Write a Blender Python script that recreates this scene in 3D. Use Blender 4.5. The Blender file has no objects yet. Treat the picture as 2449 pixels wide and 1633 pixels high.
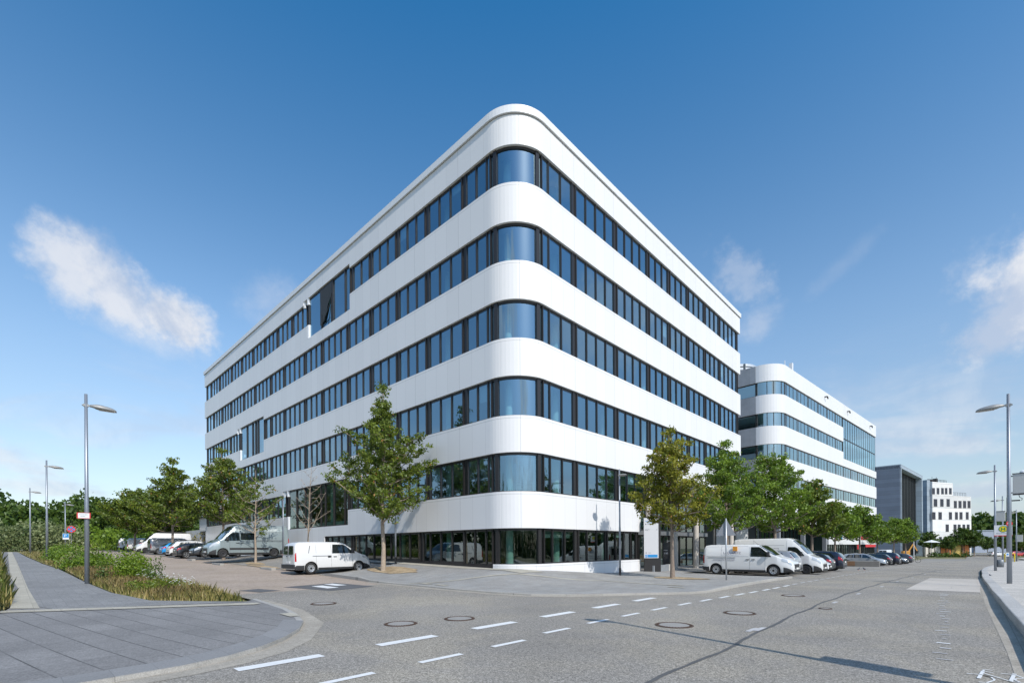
import bpy, bmesh, math, random
import numpy as np
from mathutils import Vector, Matrix
R = math.radians
sc = bpy.context.scene
COL = sc.collection
# ------------------------------------------------------------------ camera
YAW, ROLL, FPX, CYP, CZ = R(43.57), R(-.4), 1150., 1309., 1.9
cy_, sy_, cr_, sr_ = math.cos(YAW), math.sin(YAW), math.cos(ROLL), math.sin(ROLL)
M3 = np.array([[cr_, -sr_, 0], [sr_, cr_, 0], [0, 0, 1]]) @ np.array([[1, 0, 0], [0, 0, -1], [0, 1, 0]]) @ np.array([[cy_, sy_, 0], [-sy_, cy_, 0], [0, 0, 1]])
cam = bpy.data.objects.new('camera', bpy.data.cameras.new('camera'))
COL.objects.link(cam); sc.camera = cam
cam.data.sensor_width = 36; cam.data.lens = FPX / 2449 * 36
cam.data.shift_y = (CYP - 816.5) / 2449
cam.data.clip_start = .05; cam.data.clip_end = 5000
m4 = Matrix.Identity(4)
for i in range(3):
    m4[i][0] = M3[0][i]; m4[i][1] = -M3[1][i]; m4[i][2] = -M3[2][i]
m4[2][3] = CZ
cam.matrix_world = m4
def ray(px, py):
    return M3.T @ np.array([(px - 1224.5) / FPX, (py - CYP) / FPX, 1.])
# ------------------------------------------------------------------ world + sun
SUN = Vector((.966 * math.cos(R(43.5)), -.258 * math.cos(R(43.5)), math.sin(R(43.5)))).normalized()
w = bpy.data.worlds.new("World"); sc.world = w; w.use_nodes = True
NT = w.node_tree; NT.nodes.clear()
def N(nt, t, **k):
    n = nt.nodes.new(t)
    for a, b in k.items():
        if a == 'ins':
            for i, v in b.items():
                if hasattr(v, 'is_output') or isinstance(v, bpy.types.NodeSocket): nt.links.new(v, n.inputs[i])
                else: n.inputs[i].default_value = v
        else: setattr(n, a, b)
    return n
def mth(nt, op, a, b=0., c=0., clamp=False):
    return N(nt, 'ShaderNodeMath', operation=op, use_clamp=clamp, ins={0: a, 1: b, 2: c}).outputs[0]
def mapr(nt, v, a, b, c=0., d=1., smooth=True):
    return N(nt, 'ShaderNodeMapRange', interpolation_type='SMOOTHSTEP' if smooth else 'LINEAR', ins={'Value': v, 'From Min': a, 'From Max': b, 'To Min': c, 'To Max': d}).outputs[0]
sky = N(NT, 'ShaderNodeTexSky', sky_type='NISHITA', sun_disc=False, sun_elevation=R(43.5), sun_rotation=math.atan2(SUN.x, SUN.y), altitude=100, air_density=1.0, dust_density=.55, ozone_density=3.0)
tc = N(NT, 'ShaderNodeTexCoord')
D = tc.outputs['Generated']
def dotv(v):
    return N(NT, 'ShaderNodeVectorMath', operation='DOT_PRODUCT', ins={0: D, 1: tuple(v)}).outputs['Value']
noi = N(NT, 'ShaderNodeTexNoise', ins={'Vector': D, 'Scale': 7., 'Detail': 9., 'Roughness': .62, 'Distortion': .35}).outputs['Fac']
noi2 = N(NT, 'ShaderNodeTexNoise', ins={'Vector': D, 'Scale': 22., 'Detail': 8., 'Roughness': .6}).outputs['Fac']
noi3 = N(NT, 'ShaderNodeTexNoise', ins={'Vector': D, 'Scale': 60., 'Detail': 6., 'Roughness': .62}).outputs['Fac']
noc = mth(NT, 'ADD', mth(NT, 'MULTIPLY', mth(NT, 'SUBTRACT', noi, .5), 1.0), mth(NT, 'MULTIPLY', mth(NT, 'SUBTRACT', noi2, .5), .9))
noc = mth(NT, 'ADD', noc, mth(NT, 'MULTIPLY', mth(NT, 'SUBTRACT', noi3, .5), .55))
cov = None
def cloud(px, py, rx, ry, ang, dens, soft=.5, wob=.85):
    """one soft cloud in a fixed direction of the sky; rx, ry are tangents of its half angles"""
    global cov
    c = Vector(ray(px, py)).normalized(); rt = c.cross(Vector((0, 0, 1))).normalized(); up = rt.cross(c)
    a = R(ang); e1 = rt * math.cos(a) + up * math.sin(a); e2 = -rt * math.sin(a) + up * math.cos(a)
    z = mth(NT, 'MAXIMUM', dotv(c), .05)
    u = mth(NT, 'DIVIDE', mth(NT, 'DIVIDE', dotv(e1), z), rx); v = mth(NT, 'DIVIDE', mth(NT, 'DIVIDE', dotv(e2), z), ry)
    r = mth(NT, 'SQRT', mth(NT, 'ADD', mth(NT, 'MULTIPLY', u, u), mth(NT, 'MULTIPLY', v, v)))
    r = mth(NT, 'ADD', r, mth(NT, 'MULTIPLY', noc, -wob))
    f = mth(NT, 'MULTIPLY', mapr(NT, r, 1.0, 1.0 - soft), dens)
    f = mth(NT, 'MULTIPLY', f, mapr(NT, dotv(c), 0., .1))
    cov = f if cov is None else mth(NT, 'MAXIMUM', cov, f)
cloud(205, 640, .076, .070, -28, .80, .7)
cloud(285, 700, .115, .056, -34, .84, .7)
cloud(410, 760, .072, .050, -22, .95, .65)
cloud(350, 800, .10, .03, -14, .35, .9)
cloud(650, 720, .065, .05, 35, .30, .9)
cloud(2400, 790, .070, .045, 20, .80, .6)
cloud(2450, 740, .075, .06, 50, .9, .6)
cloud(2500, 680, .09, .08, 30, .9, .6)
cloud(1780, 660, .085, .04, -50, .28, .9, 1.6)
cloud(1820, 770, .05, .035, 30, .35, .9)
cloud(2010, 640, .08, .02, 35, .12, .9)
cloud(1150, 150, .0001, .0001, 0, 0, .5)
cloud(3300, 300, .35, .12, 10, .6, .7)
for (az, el, rx, ry, dn) in ((-100, 24, .30, .08, .6), (-62, 28, .4, .12, .6), (-80, 52, .25, .1, .4), (-25, 18, .3, .08, .7), (62, 24, .32, .10, .42), (52, 42, .22, .12, .30)):
    # clouds behind the camera, seen in the glazing
    c = Vector((math.cos(R(az)) * math.cos(R(el)), math.sin(R(az)) * math.cos(R(el)), math.sin(R(el))))
    q = M3 @ np.array(c)
    rt = c.cross(Vector((0, 0, 1))).normalized(); up = rt.cross(c)
    z = mth(NT, 'MAXIMUM', dotv(c), .05)
    u = mth(NT, 'DIVIDE', mth(NT, 'DIVIDE', dotv(rt), z), rx); v = mth(NT, 'DIVIDE', mth(NT, 'DIVIDE', dotv(up), z), ry)
    r = mth(NT, 'ADD', mth(NT, 'SQRT', mth(NT, 'ADD', mth(NT, 'MULTIPLY', u, u), mth(NT, 'MULTIPLY', v, v))), mth(NT, 'MULTIPLY', noc, -1.6))
    f = mth(NT, 'MULTIPLY', mth(NT, 'MULTIPLY', mapr(NT, r, 1., .4), dn), mapr(NT, dotv(c), 0., .1))
    cov = mth(NT, 'MAXIMUM', cov, f)
sep = N(NT, 'ShaderNodeSeparateXYZ', ins={0: D})
mp = N(NT, 'ShaderNodeMapping', ins={'Vector': D, 'Scale': (1., 1., 3.6), 'Location': (.43, .2, .0)})
st = N(NT, 'ShaderNodeTexNoise', ins={'Vector': mp.outputs[0], 'Scale': 3.6, 'Detail': 8., 'Roughness': .58, 'Distortion': .5}).outputs['Fac']
low = mth(NT, 'MULTIPLY', mapr(NT, st, .46, .66), mth(NT, 'MULTIPLY', mapr(NT, sep.outputs[2], .36, .10), .62))
lowband = mth(NT, 'MULTIPLY', mapr(NT, st, .36, .66), mapr(NT, sep.outputs[2], .15, .02, 0., .55))
low = mth(NT, 'MAXIMUM', low, lowband)
cov = mth(NT, 'MINIMUM', mth(NT, 'ADD', cov, low), .93)
# white where thick, a greyer violet underside
shade = mapr(NT, mth(NT, 'ADD', noi, mth(NT, 'MULTIPLY', mth(NT, 'SUBTRACT', noi2, .5), .3)), .38, .62)
warm = N(NT, 'ShaderNodeMix', data_type='RGBA', ins={0: shade, 6: (3.7, 4.3, 5.4, 1), 7: (5.9, 6.0, 6.3, 1)}).outputs[2]
zz = mth(NT, 'MAXIMUM', sep.outputs[2], 0.)
hsv = N(NT, 'ShaderNodeHueSaturation', ins={'Hue': .492, 'Saturation': mapr(NT, zz, .10, .75, .78, 1.32, False), 'Value': mapr(NT, zz, .04, .42, .96, 1.38), 'Color': sky.outputs[0]})
skyc = N(NT, 'ShaderNodeMix', data_type='RGBA', ins={0: cov, 6: hsv.outputs[0], 7: warm}).outputs[2]
bg = N(NT, 'ShaderNodeBackground', ins={0: skyc, 1: .142})
out = N(NT, 'ShaderNodeOutputWorld', ins={0: bg.outputs[0]})
sun = bpy.data.objects.new('sun', bpy.data.lights.new('sun', 'SUN')); COL.objects.link(sun)
sun.data.energy = 3.9; sun.data.angle = R(.53); sun.data.color = (1., .955, .885)
sun.rotation_euler = SUN.to_track_quat('Z', 'Y').to_euler()
sc.view_settings.view_transform = 'Standard'; sc.view_settings.look = 'None'
sc.view_settings.exposure = 0.; sc.view_settings.gamma = 1.
sc.cycles.max_bounces = 8; sc.cycles.transparent_max_bounces = 12
# ------------------------------------------------------------------ helpers
rnd = random.Random(7)
nrs = np.random.RandomState(5)
def tag(o, label=None, cat=None, group=None, kind=None):
    if label: o['label'] = label
    if cat: o['category'] = cat
    if group: o['group'] = group
    if kind: o['kind'] = kind
    return o
def empty(name, loc=(0, 0, 0), rz=0., label=None, cat=None, group=None):
    o = bpy.data.objects.new(name, None); COL.objects.link(o); o.location = loc; o.rotation_euler = (0, 0, rz)
    o.empty_display_size = .2
    return tag(o, label, cat, group)
class MB:
    def __init__(s): s.v = []; s.f = []; s.m = []; s.uv = None; s.mi = 0; s.sm = []; s.smooth = False
    def add(s, vs, fs, uv=None):
        b = len(s.v); s.v += [tuple(map(float, p)) for p in vs]
        for k, f in enumerate(fs):
            s.f.append([b + i for i in f]); s.m.append(s.mi); s.sm.append(s.smooth)
            if s.uv is not None: s.uv.append(uv[k] if uv else [(0, 0)] * len(f))
    def box(s, x0, x1, y0, y1, z0, z1):
        s.add([(x0, y0, z0), (x1, y0, z0), (x1, y1, z0), (x0, y1, z0), (x0, y0, z1), (x1, y0, z1), (x1, y1, z1), (x0, y1, z1)],
              [(0, 3, 2, 1), (4, 5, 6, 7), (0, 1, 5, 4), (1, 2, 6, 5), (2, 3, 7, 6), (3, 0, 4, 7)])
    def bar(s, p, q, wx, wz, up=(0, 0, 1)):
        p = Vector(p); q = Vector(q); d = (q - p).normalized(); u = Vector(up)
        a = d.cross(u)
        if a.length < 1e-4: a = d.cross(Vector((1, 0, 0)))
        a.normalize(); b = a.cross(d)
        vs = []
        for e in (p, q):
            for i, j in ((-1, -1), (1, -1), (1, 1), (-1, 1)): vs.append(e + a * wx / 2 * i + b * wz / 2 * j)
        s.add(vs, [(3, 2, 1, 0), (4, 5, 6, 7), (0, 1, 5, 4), (1, 2, 6, 5), (2, 3, 7, 6), (3, 0, 4, 7)])
    def tube(s, pts, rad, n=8, cap=True):
        P = [Vector(p) for p in pts]; rad = rad if hasattr(rad, '__len__') else [rad] * len(P)
        vs = []; prev = None
        for i, p in enumerate(P):
            d = (P[min(i + 1, len(P) - 1)] - P[max(i - 1, 0)]).normalized()
            a = prev - d * prev.dot(d) if prev is not None else d.orthogonal()
            if a.length < 1e-5: a = d.orthogonal()
            a.normalize(); prev = a; b = d.cross(a)
            for k in range(n):
                t = 2 * math.pi * k / n; vs.append(p + (a * math.cos(t) + b * math.sin(t)) * rad[i])
        fs = []
        for i in range(len(P) - 1):
            for k in range(n):
                k2 = (k + 1) % n; fs.append((i * n + k, i * n + k2, (i + 1) * n + k2, (i + 1) * n + k))
        if cap: fs.append(tuple(range(n - 1, -1, -1))); fs.append(tuple((len(P) - 1) * n + k for k in range(n)))
        s.add(vs, fs)
    def lathe(s, prof, c=(0, 0, 0), ax='z', n=24):
        vs = []; fs = []
        for (r, h) in prof:
            for k in range(n):
                t = 2 * math.pi * k / n; a, b = r * math.cos(t), r * math.sin(t)
                v = (a, b, h) if ax == 'z' else ((a, h, b) if ax == 'y' else (h, a, b))
                vs.append((v[0] + c[0], v[1] + c[1], v[2] + c[2]))
        for i in range(len(prof) - 1):
            for k in range(n):
                k2 = (k + 1) % n; fs.append((i * n + k, i * n + k2, (i + 1) * n + k2, (i + 1) * n + k))
        s.add(vs, fs)
    def prism(s, poly, z0, z1):
        n = len(poly); s.add([(x, y, z0) for x, y in poly] + [(x, y, z1) for x, y in poly],
                            [tuple(range(n - 1, -1, -1)), tuple(range(n, 2 * n))] + [(i, (i + 1) % n, n + (i + 1) % n, n + i) for i in range(n)])
    def build(s, name, mats, parent=None, recalc=False, bevel=0):
        me = bpy.data.meshes.new(name); me.from_pydata(s.v, [], s.f)
        for m in (mats if isinstance(mats, (list, tuple)) else [mats]): me.materials.append(m)
        me.polygons.foreach_set('material_index', s.m); me.polygons.foreach_set('use_smooth', s.sm)
        if s.uv is not None:
            ul = me.uv_layers.new(name='UVMap'); ul.data.foreach_set('uv', [c for f in s.uv for p in f for c in p])
        me.update()
        if recalc or bevel:
            bm = bmesh.new(); bm.from_mesh(me)
            if bevel: bmesh.ops.bevel(bm, geom=[e for e in bm.edges if e.calc_face_angle(0) > .6], offset=bevel, segments=2, affect='EDGES', profile=.5, clamp_overlap=True)
            bmesh.ops.recalc_face_normals(bm, faces=bm.faces); bm.to_mesh(me); bm.free()
        o = bpy.data.objects.new(name, me); COL.objects.link(o)
        if parent: o.parent = parent
        return o
def copy_tree(o, parent=None):
    c = o.copy(); COL.objects.link(c); c.parent = parent
    for ch in [x for x in o.children]: copy_tree(ch, c)
    return c
# ---- materials
MC = {}
def mat(name, col, rough=.6, metal=0., spec=.5, var=0., scale=3., bump=0., bscale=60., coat=0., alpha=None, vscale=None):
    if name in MC: return MC[name]
    m = bpy.data.materials.new(name); m.use_nodes = True; nt = m.node_tree; b = nt.nodes['Principled BSDF']
    c = (*col, 1)
    b.inputs['Roughness'].default_value = rough; b.inputs['Metallic'].default_value = metal
    b.inputs['Specular IOR Level'].default_value = spec; b.inputs['Base Color'].default_value = c
    if coat: b.inputs['Coat Weight'].default_value = coat; b.inputs['Coat Roughness'].default_value = .04
    if var or bump: o = N(nt, 'ShaderNodeTexCoord').outputs['Object']
    if var:
        n1 = N(nt, 'ShaderNodeTexNoise', ins={'Vector': o, 'Scale': scale, 'Detail': 6., 'Roughness': .6}).outputs['Fac']
        f = mapr(nt, n1, .25, .75, 1 - var, 1 + var, False)
        mx = N(nt, 'ShaderNodeVectorMath', operation='SCALE', ins={0: tuple(col), 'Scale': f})
        nt.links.new(mx.outputs[0], b.inputs['Base Color'])
    if bump:
        n2 = N(nt, 'ShaderNodeTexNoise', ins={'Vector': o, 'Scale': bscale, 'Detail': 4.}).outputs['Fac']
        bp = N(nt, 'ShaderNodeBump', ins={'Strength': bump, 'Distance': .02, 'Height': n2}); nt.links.new(bp.outputs[0], b.inputs['Normal'])
    MC[name] = m; return m
def ground_mat(name, col, grain=.25, gscale=70., patch=.12, pscale=.35, joints=None, col2=None, rough=.85, stain=0.):
    """ground: base colour * fine grain * broad patches, with optional paving joints (sx, sy, angle, dark, offset-row)"""
    m = bpy.data.materials.new(name); m.use_nodes = True; nt = m.node_tree; b = nt.nodes['Principled BSDF']
    b.inputs['Roughness'].default_value = rough; b.inputs['Specular IOR Level'].default_value = .3
    o = N(nt, 'ShaderNodeTexCoord').outputs['Object']
    g = N(nt, 'ShaderNodeTexNoise', ins={'Vector': o, 'Scale': gscale, 'Detail': 2., 'Roughness': .7}).outputs['Fac']
    g2 = N(nt, 'ShaderNodeTexNoise', ins={'Vector': o, 'Scale': gscale * .33, 'Detail': 3., 'Roughness': .7}).outputs['Fac']
    p = N(nt, 'ShaderNodeTexNoise', ins={'Vector': o, 'Scale': pscale, 'Detail': 6., 'Roughness': .62}).outputs['Fac']
    f = mth(nt, 'MULTIPLY', mapr(nt, g, .32, .68, 1 - grain, 1 + grain, False), mapr(nt, p, .3, .7, 1 - patch, 1 + patch, False))
    f = mth(nt, 'MULTIPLY', f, mapr(nt, g2, .3, .7, 1 - grain * .5, 1 + grain * .5, False))
    base = tuple(col)
    if col2:
        p2 = N(nt, 'ShaderNodeTexNoise', ins={'Vector': o, 'Scale': pscale * 1.7, 'Detail': 5., 'Roughness': .65, 'Distortion': .4}).outputs['Fac']
        base = N(nt, 'ShaderNodeMix', data_type='RGBA', ins={0: mapr(nt, p2, .42, .64), 6: (*col, 1), 7: (*col2, 1)}).outputs[2]
    if joints:
        sx, sy, ang, dark, wdt = joints
        mpn = N(nt, 'ShaderNodeMapping', ins={'Vector': o, 'Rotation': (0, 0, R(ang))})
        s_ = N(nt, 'ShaderNodeSeparateXYZ', ins={0: mpn.outputs[0]})
        yy = mth(nt, 'DIVIDE', s_.outputs[1], sy); row = mth(nt, 'FLOOR', yy)
        xx = mth(nt, 'ADD', mth(nt, 'DIVIDE', s_.outputs[0], sx), mth(nt, 'MULTIPLY', row, .37)); colm = mth(nt, 'FLOOR', xx)
        fy = mth(nt, 'FRACT', yy); fx = mth(nt, 'FRACT', xx)
        ly = mth(nt, 'LESS_THAN', mth(nt, 'MINIMUM', fy, mth(nt, 'SUBTRACT', 1., fy)), wdt / sy / 2)
        lx = mth(nt, 'LESS_THAN', mth(nt, 'MINIMUM', fx, mth(nt, 'SUBTRACT', 1., fx)), wdt / sx / 2 * .7)
        jn = mth(nt, 'MAXIMUM', ly, mth(nt, 'MULTIPLY', lx, .7))
        jn = mth(nt, 'MULTIPLY', jn, mapr(nt, p, .35, .6, .35, 1.))
        f = mth(nt, 'MULTIPLY', f, mth(nt, 'SUBTRACT', 1., mth(nt, 'MULTIPLY', jn, dark)))
        cv = N(nt, 'ShaderNodeCombineXYZ', ins={0: colm, 1: row})
        wn = N(nt, 'ShaderNodeTexWhiteNoise', ins={'Vector': cv.outputs[0]}).outputs['Value']
        f = mth(nt, 'MULTIPLY', f, mapr(nt, wn, 0., 1., .93, 1.07, False))
    if stain:
        s3 = N(nt, 'ShaderNodeTexNoise', ins={'Vector': o, 'Scale': 1.1, 'Detail': 4., 'Roughness': .7, 'Distortion': .6}).outputs['Fac']
        f = mth(nt, 'MULTIPLY', f, mapr(nt, s3, .62, .74, 1., 1 - stain))
    mx = N(nt, 'ShaderNodeVectorMath', operation='SCALE', ins={0: base, 'Scale': f})
    nt.links.new(mx.outputs[0], b.inputs['Base Color'])
    bp = N(nt, 'ShaderNodeBump', ins={'Strength': .25, 'Distance': .01, 'Height': g}); nt.links.new(bp.outputs[0], b.inputs['Normal'])
    return m
def panel_mat(name, col, pw=1.05, seam=.3, rough=.35, varp=.02, every=5, hseam=None, blot=0.):
    """cladding panels: seams and slight tone steps along the UV (u metres along the facade, v height)"""
    m = bpy.data.materials.new(name); m.use_nodes = True; nt = m.node_tree; b = nt.nodes['Principled BSDF']
    b.inputs['Roughness'].default_value = rough; b.inputs['Specular IOR Level'].default_value = .45
    uv = N(nt, 'ShaderNodeSeparateXYZ', ins={0: N(nt, 'ShaderNodeUVMap').outputs[0]})
    x = mth(nt, 'DIVIDE', uv.outputs[0], pw); fx = mth(nt, 'FRACT', x); id_ = mth(nt, 'FLOOR', x)
    line = mth(nt, 'LESS_THAN', fx, .022 / pw)
    strong = mth(nt, 'MULTIPLY', mth(nt, 'LESS_THAN', mth(nt, 'MODULO', mth(nt, 'ADD', id_, 1000.), float(every)), .5), 1.)
    k = mth(nt, 'MULTIPLY', line, mth(nt, 'ADD', seam * .45, mth(nt, 'MULTIPLY', strong, seam * .55)))
    wn = N(nt, 'ShaderNodeTexWhiteNoise', noise_dimensions='1D', ins={'W': id_}).outputs['Value']
    f = mth(nt, 'MULTIPLY', mth(nt, 'SUBTRACT', 1., k), mapr(nt, wn, 0., 1., 1 - varp, 1 + varp * .6, False))
    if hseam:
        for zz in hseam:
            l2 = mth(nt, 'LESS_THAN', mth(nt, 'ABSOLUTE', mth(nt, 'SUBTRACT', uv.outputs[1], zz)), .011)
            f = mth(nt, 'MULTIPLY', f, mth(nt, 'SUBTRACT', 1., mth(nt, 'MULTIPLY', l2, seam)))
    if blot:
        o = N(nt, 'ShaderNodeTexCoord').outputs['Object']
        p = N(nt, 'ShaderNodeTexNoise', ins={'Vector': o, 'Scale': .9, 'Detail': 5.}).outputs['Fac']
        f = mth(nt, 'MULTIPLY', f, mapr(nt, p, .3, .7, 1 - blot, 1 + blot, False))
    mx = N(nt, 'ShaderNodeVectorMath', operation='SCALE', ins={0: tuple(col), 'Scale': f}); nt.links.new(mx.outputs[0], b.inputs['Base Color'])
    return m
def glass_mat(name, refl=.40, tint=(.42, .55, .58), gl=(.60, .84, 1.), rough=.012):
    m = bpy.data.materials.new(name); m.use_nodes = True; nt = m.node_tree; nt.nodes.clear()
    gm = N(nt, 'ShaderNodeNewGeometry')
    c = mth(nt, 'ABSOLUTE', N(nt, 'ShaderNodeVectorMath', operation='DOT_PRODUCT', ins={0: gm.outputs['Normal'], 1: gm.outputs['Incoming']}).outputs['Value'])
    fr = mth(nt, 'MULTIPLY', mth(nt, 'POWER', mth(nt, 'SUBTRACT', 1., c, 0., True), 4.), .9)
    fac = mth(nt, 'MINIMUM', mth(nt, 'ADD', refl, fr), .96)
    tr = N(nt, 'ShaderNodeBsdfTransparent', ins={0: (*tint, 1)}); gs = N(nt, 'ShaderNodeBsdfGlossy', ins={'Color': (*gl, 1), 'Roughness': rough})
    mx = N(nt, 'ShaderNodeMixShader', ins={0: fac, 1: tr.outputs[0], 2: gs.outputs[0]})
    N(nt, 'ShaderNodeOutputMaterial', ins={0: mx.outputs[0]}); MC[name] = m
    return m
def leaf_mat(name, c1, c2, c3=None, transl=.35):
    m = bpy.data.materials.new(name); m.use_nodes = True; nt = m.node_tree; nt.nodes.clear()
    at = N(nt, 'ShaderNodeAttribute', attribute_name='tone').outputs['Fac']
    cr = N(nt, 'ShaderNodeValToRGB', ins={0: at}); e = cr.color_ramp.elements
    e[0].position = 0.; e[0].color = (*c1, 1); e[1].position = .9; e[1].color = (*c2, 1)
    if c3: k = cr.color_ramp.elements.new(1.); k.color = (*c3, 1)
    d = N(nt, 'ShaderNodeBsdfDiffuse', ins={0: cr.outputs[0]}); t = N(nt, 'ShaderNodeBsdfTranslucent', ins={0: cr.outputs[0]})
    g = N(nt, 'ShaderNodeBsdfGlossy', ins={0: (.8, .9, .8, 1), 1: .5})
    mx = N(nt, 'ShaderNodeMixShader', ins={0: transl, 1: d.outputs[0], 2: t.outputs[0]})
    mx = N(nt, 'ShaderNodeMixShader', ins={0: .035, 1: mx.outputs[0], 2: g.outputs[0]})
    N(nt, 'ShaderNodeOutputMaterial', ins={0: mx.outputs[0]}); return m
# ---- text as flat lettering
def text(name, body, size, m, parent, loc, rot, ext=.002, align='LEFT'):
    cu = bpy.data.curves.new(name, 'FONT'); cu.body = body; cu.size = size; cu.extrude = ext; cu.align_x = align
    t = bpy.data.objects.new('tmp', cu); COL.objects.link(t)
    dg = bpy.context.evaluated_depsgraph_get(); me = bpy.data.meshes.new_from_object(t.evaluated_get(dg))
    bpy.data.objects.remove(t); me.materials.clear(); me.materials.append(m)
    o = bpy.data.objects.new(name, me); COL.objects.link(o); o.parent = parent; o.location = loc; o.rotation_euler = rot
    return o
# ---- terrain height
def sm(t): t = min(1, max(0, t)); return t * t * (3 - 2 * t)
def xs(y): y = min(y, 120); return .0012 * max(0, y - 45) ** 2
def G(x, y):
    a = max(0, -x - 10); gx = .0235 * a * a / (a + 4) if a else 0
    if x < -50: gx -= .005 * (min(-x, 150) - 50)
    gx = min(gx, 2.75)
    if y < 22: gy = 0
    elif y < 30: gy = -.0155 * (y - 22) ** 2 / 16
    elif y < 77: gy = -.0155 * (y - 26)
    elif y < 260: gy = -.79 - .0077 * (y - 77)
    else: gy = -2.2
    b = .48 * sm((y - 12.8) / 5.2) * sm((-13.5 - x) / 3.5) * sm((60 + x) / 15) * (1 - sm((y - 18) / 9) * sm((x + 24) / 7))
    if y > 26: b *= 1 - sm((y - 26) / 6)
    return .12 + gx + gy + b
# ------------------------------------------------------------------ ground
XL = sorted(set([-600, -450, -350, -280, -220, -180] + list(range(-160, -60, 4)) + list(range(-60, 16, 1)) + list(range(16, 60, 4)) + [70, 90, 120, 160, 220, 300, 400, 600]))
YL = sorted(set([-400, -200, -120, -80, -50, -30, -20] + list(range(-12, 60, 1)) + list(range(60, 132, 4)) + list(range(140, 300, 8)) + [320, 360, 420, 500, 600, 800]))
def drape(name, poly, dz, m, label=None, parent=None, kind='structure', cat=None):
    bm = bmesh.new(); f = bm.faces.new([bm.verts.new((x, y, 0)) for x, y in poly])
    if f.normal.z == 0: f.normal_update()
    xs0 = [p[0] for p in poly]; ys0 = [p[1] for p in poly]
    for ax, L, lo, hi in ((0, XL, min(xs0), max(xs0)), (1, YL, min(ys0), max(ys0))):
        for k in L:
            if lo < k < hi:
                co = [0, 0, 0]; no = [0, 0, 0]; co[ax] = k; no[ax] = 1
                bmesh.ops.bisect_plane(bm, geom=bm.verts[:] + bm.edges[:] + bm.faces[:], plane_co=co, plane_no=no, dist=1e-5)
    for v in bm.verts: v.co.z = G(v.co.x, v.co.y) + dz
    bmesh.ops.recalc_face_normals(bm, faces=bm.faces)
    for f in bm.faces:
        if f.normal.z < 0: f.normal_flip()
        f.smooth = True
    me = bpy.data.meshes.new(name); bm.to_mesh(me); bm.free(); me.materials.append(m)
    o = bpy.data.objects.new(name, me); COL.objects.link(o); o.parent = parent
    return tag(o, label, cat, kind=kind)
GM = ground_mat
ASP = (.262, .242, .212)
m_dirt = GM('dirt_grass', (.16, .16, .075), .3, 8, .3, .1, col2=(.25, .21, .12))
m_asph = GM('asphalt', ASP, .62, 48, .15, .2, stain=.12, col2=(.305, .275, .225))
m_pave = GM('red_pavers', (.40, .325, .265), .22, 30, .12, .3, joints=(.21, .105, 40, .25, .018), col2=(.37, .30, .235), stain=.08)
m_slab = GM('grey_slabs', (.222, .215, .208), .26, 40, .14, .45, joints=(1.1, .5, -10, .62, .024), stain=.08)
m_path = GM('path_slabs', (.235, .232, .226), .28, 40, .12, .45, joints=(.35, .24, 0, .22, .012))
m_plaza = GM('plaza_slabs', (.30, .288, .268), .24, 55, .12, .6, joints=(.6, .3, 90, .28, .014), stain=.06, col2=(.30, .295, .28))
m_bay = GM('bay_pavers', (.265, .25, .225), .16, 45, .12, .5, joints=(.3, .15, 0, .25, .012), col2=(.29, .27, .24))
m_walk = GM('granite_walk', (.48, .45, .405), .28, 60, .1, .5, joints=(2.0, .5, 0, .12, .01))
m_band = GM('beige_stone', (.42, .39, .32), .18, 60, .1, .6, joints=(.5, .5, 0, .3, .014))
m_gutter = GM('gutter_stone', (.37, .335, .28), .25, 60, .12, .7, joints=(.5, .32, 90, .35, .014))
m_kerb = GM('kerb_stone', (.37, .355, .325), .2, 60, .1, .6, joints=(8., 1.0, 0, .4, .014))
m_kerbl = GM('kerb_light', (.42, .41, .39), .2, 60, .1, .6, joints=(8., 1.0, 0, .4, .014))
m_conc = GM('bus_concrete', (.47, .43, .38), .12, 50, .08, .5, joints=(8., 2.4, 0, .4, .03), stain=.05)
m_dark = GM('dark_asphalt', (.12, .12, .122), .3, 80, .12, .8)
m_sand = GM('sandy_dirt', (.42, .32, .2), .3, 30, .2, 1.2, col2=(.30, .22, .13))
m_tar = mat('tar', (.10, .098, .095), .6, var=.2)
m_white = mat('road_paint', (.75, .75, .73), .6, var=.09, scale=14)
m_white_old = mat('worn_paint', (.48, .47, .46), .7, var=.25, scale=9)
bm_poly = [(-600, -400), (600, -400), (600, 800), (-600, 800)]
drape('ground', bm_poly, -.09, m_dirt)
E_ = [(x, y) for x, y in ()]
def edge(y0, y1, off, st=4): return [(off + xs(y), y) for y in np.arange(y0, y1 + .01, st)]
kerb_sw = [(-8.2, -14), (-8.25, -2), (-8.35, .8), (-8.44, 1.8), (-8.66, 2.45), (-9.07, 3.1), (-9.7, 3.75), (-10.5, 4.35), (-11.46, 4.85), (-12.6, 5.2), (-13.9, 5.43), (-16.9, 5.62)]
kerb_nw = [(-20.8, 11.94), (-19, 12.1), (-17, 12.35), (-15, 12.5), (-13, 12.8), (-11.6, 13.2), (-10.5, 14.1), (-9.4, 15.4), (-8.3, 16.8), (-7.6, 17.7), (-7.3, 18.6), (-7.3, 30.8)]
right_e = [(.62, -14), (.62, 11.3), (.29, 24.6), (.40, 39.9)]
road = [(-8.2, -14), (.44, -14), (.46, 11.3), (.29, 24.6), (.45, 39.9)] + edge(44, 300, .5, 8) + edge(30.8, 300, -7.3, 8)[::-1] + kerb_nw[::-1][1:] + [(-19.5, 11.9), (-19.2, 5.6), (-16.9, 5.62)] + kerb_sw[::-1][1:]
drape('road', road, 0, m_asph)
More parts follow.
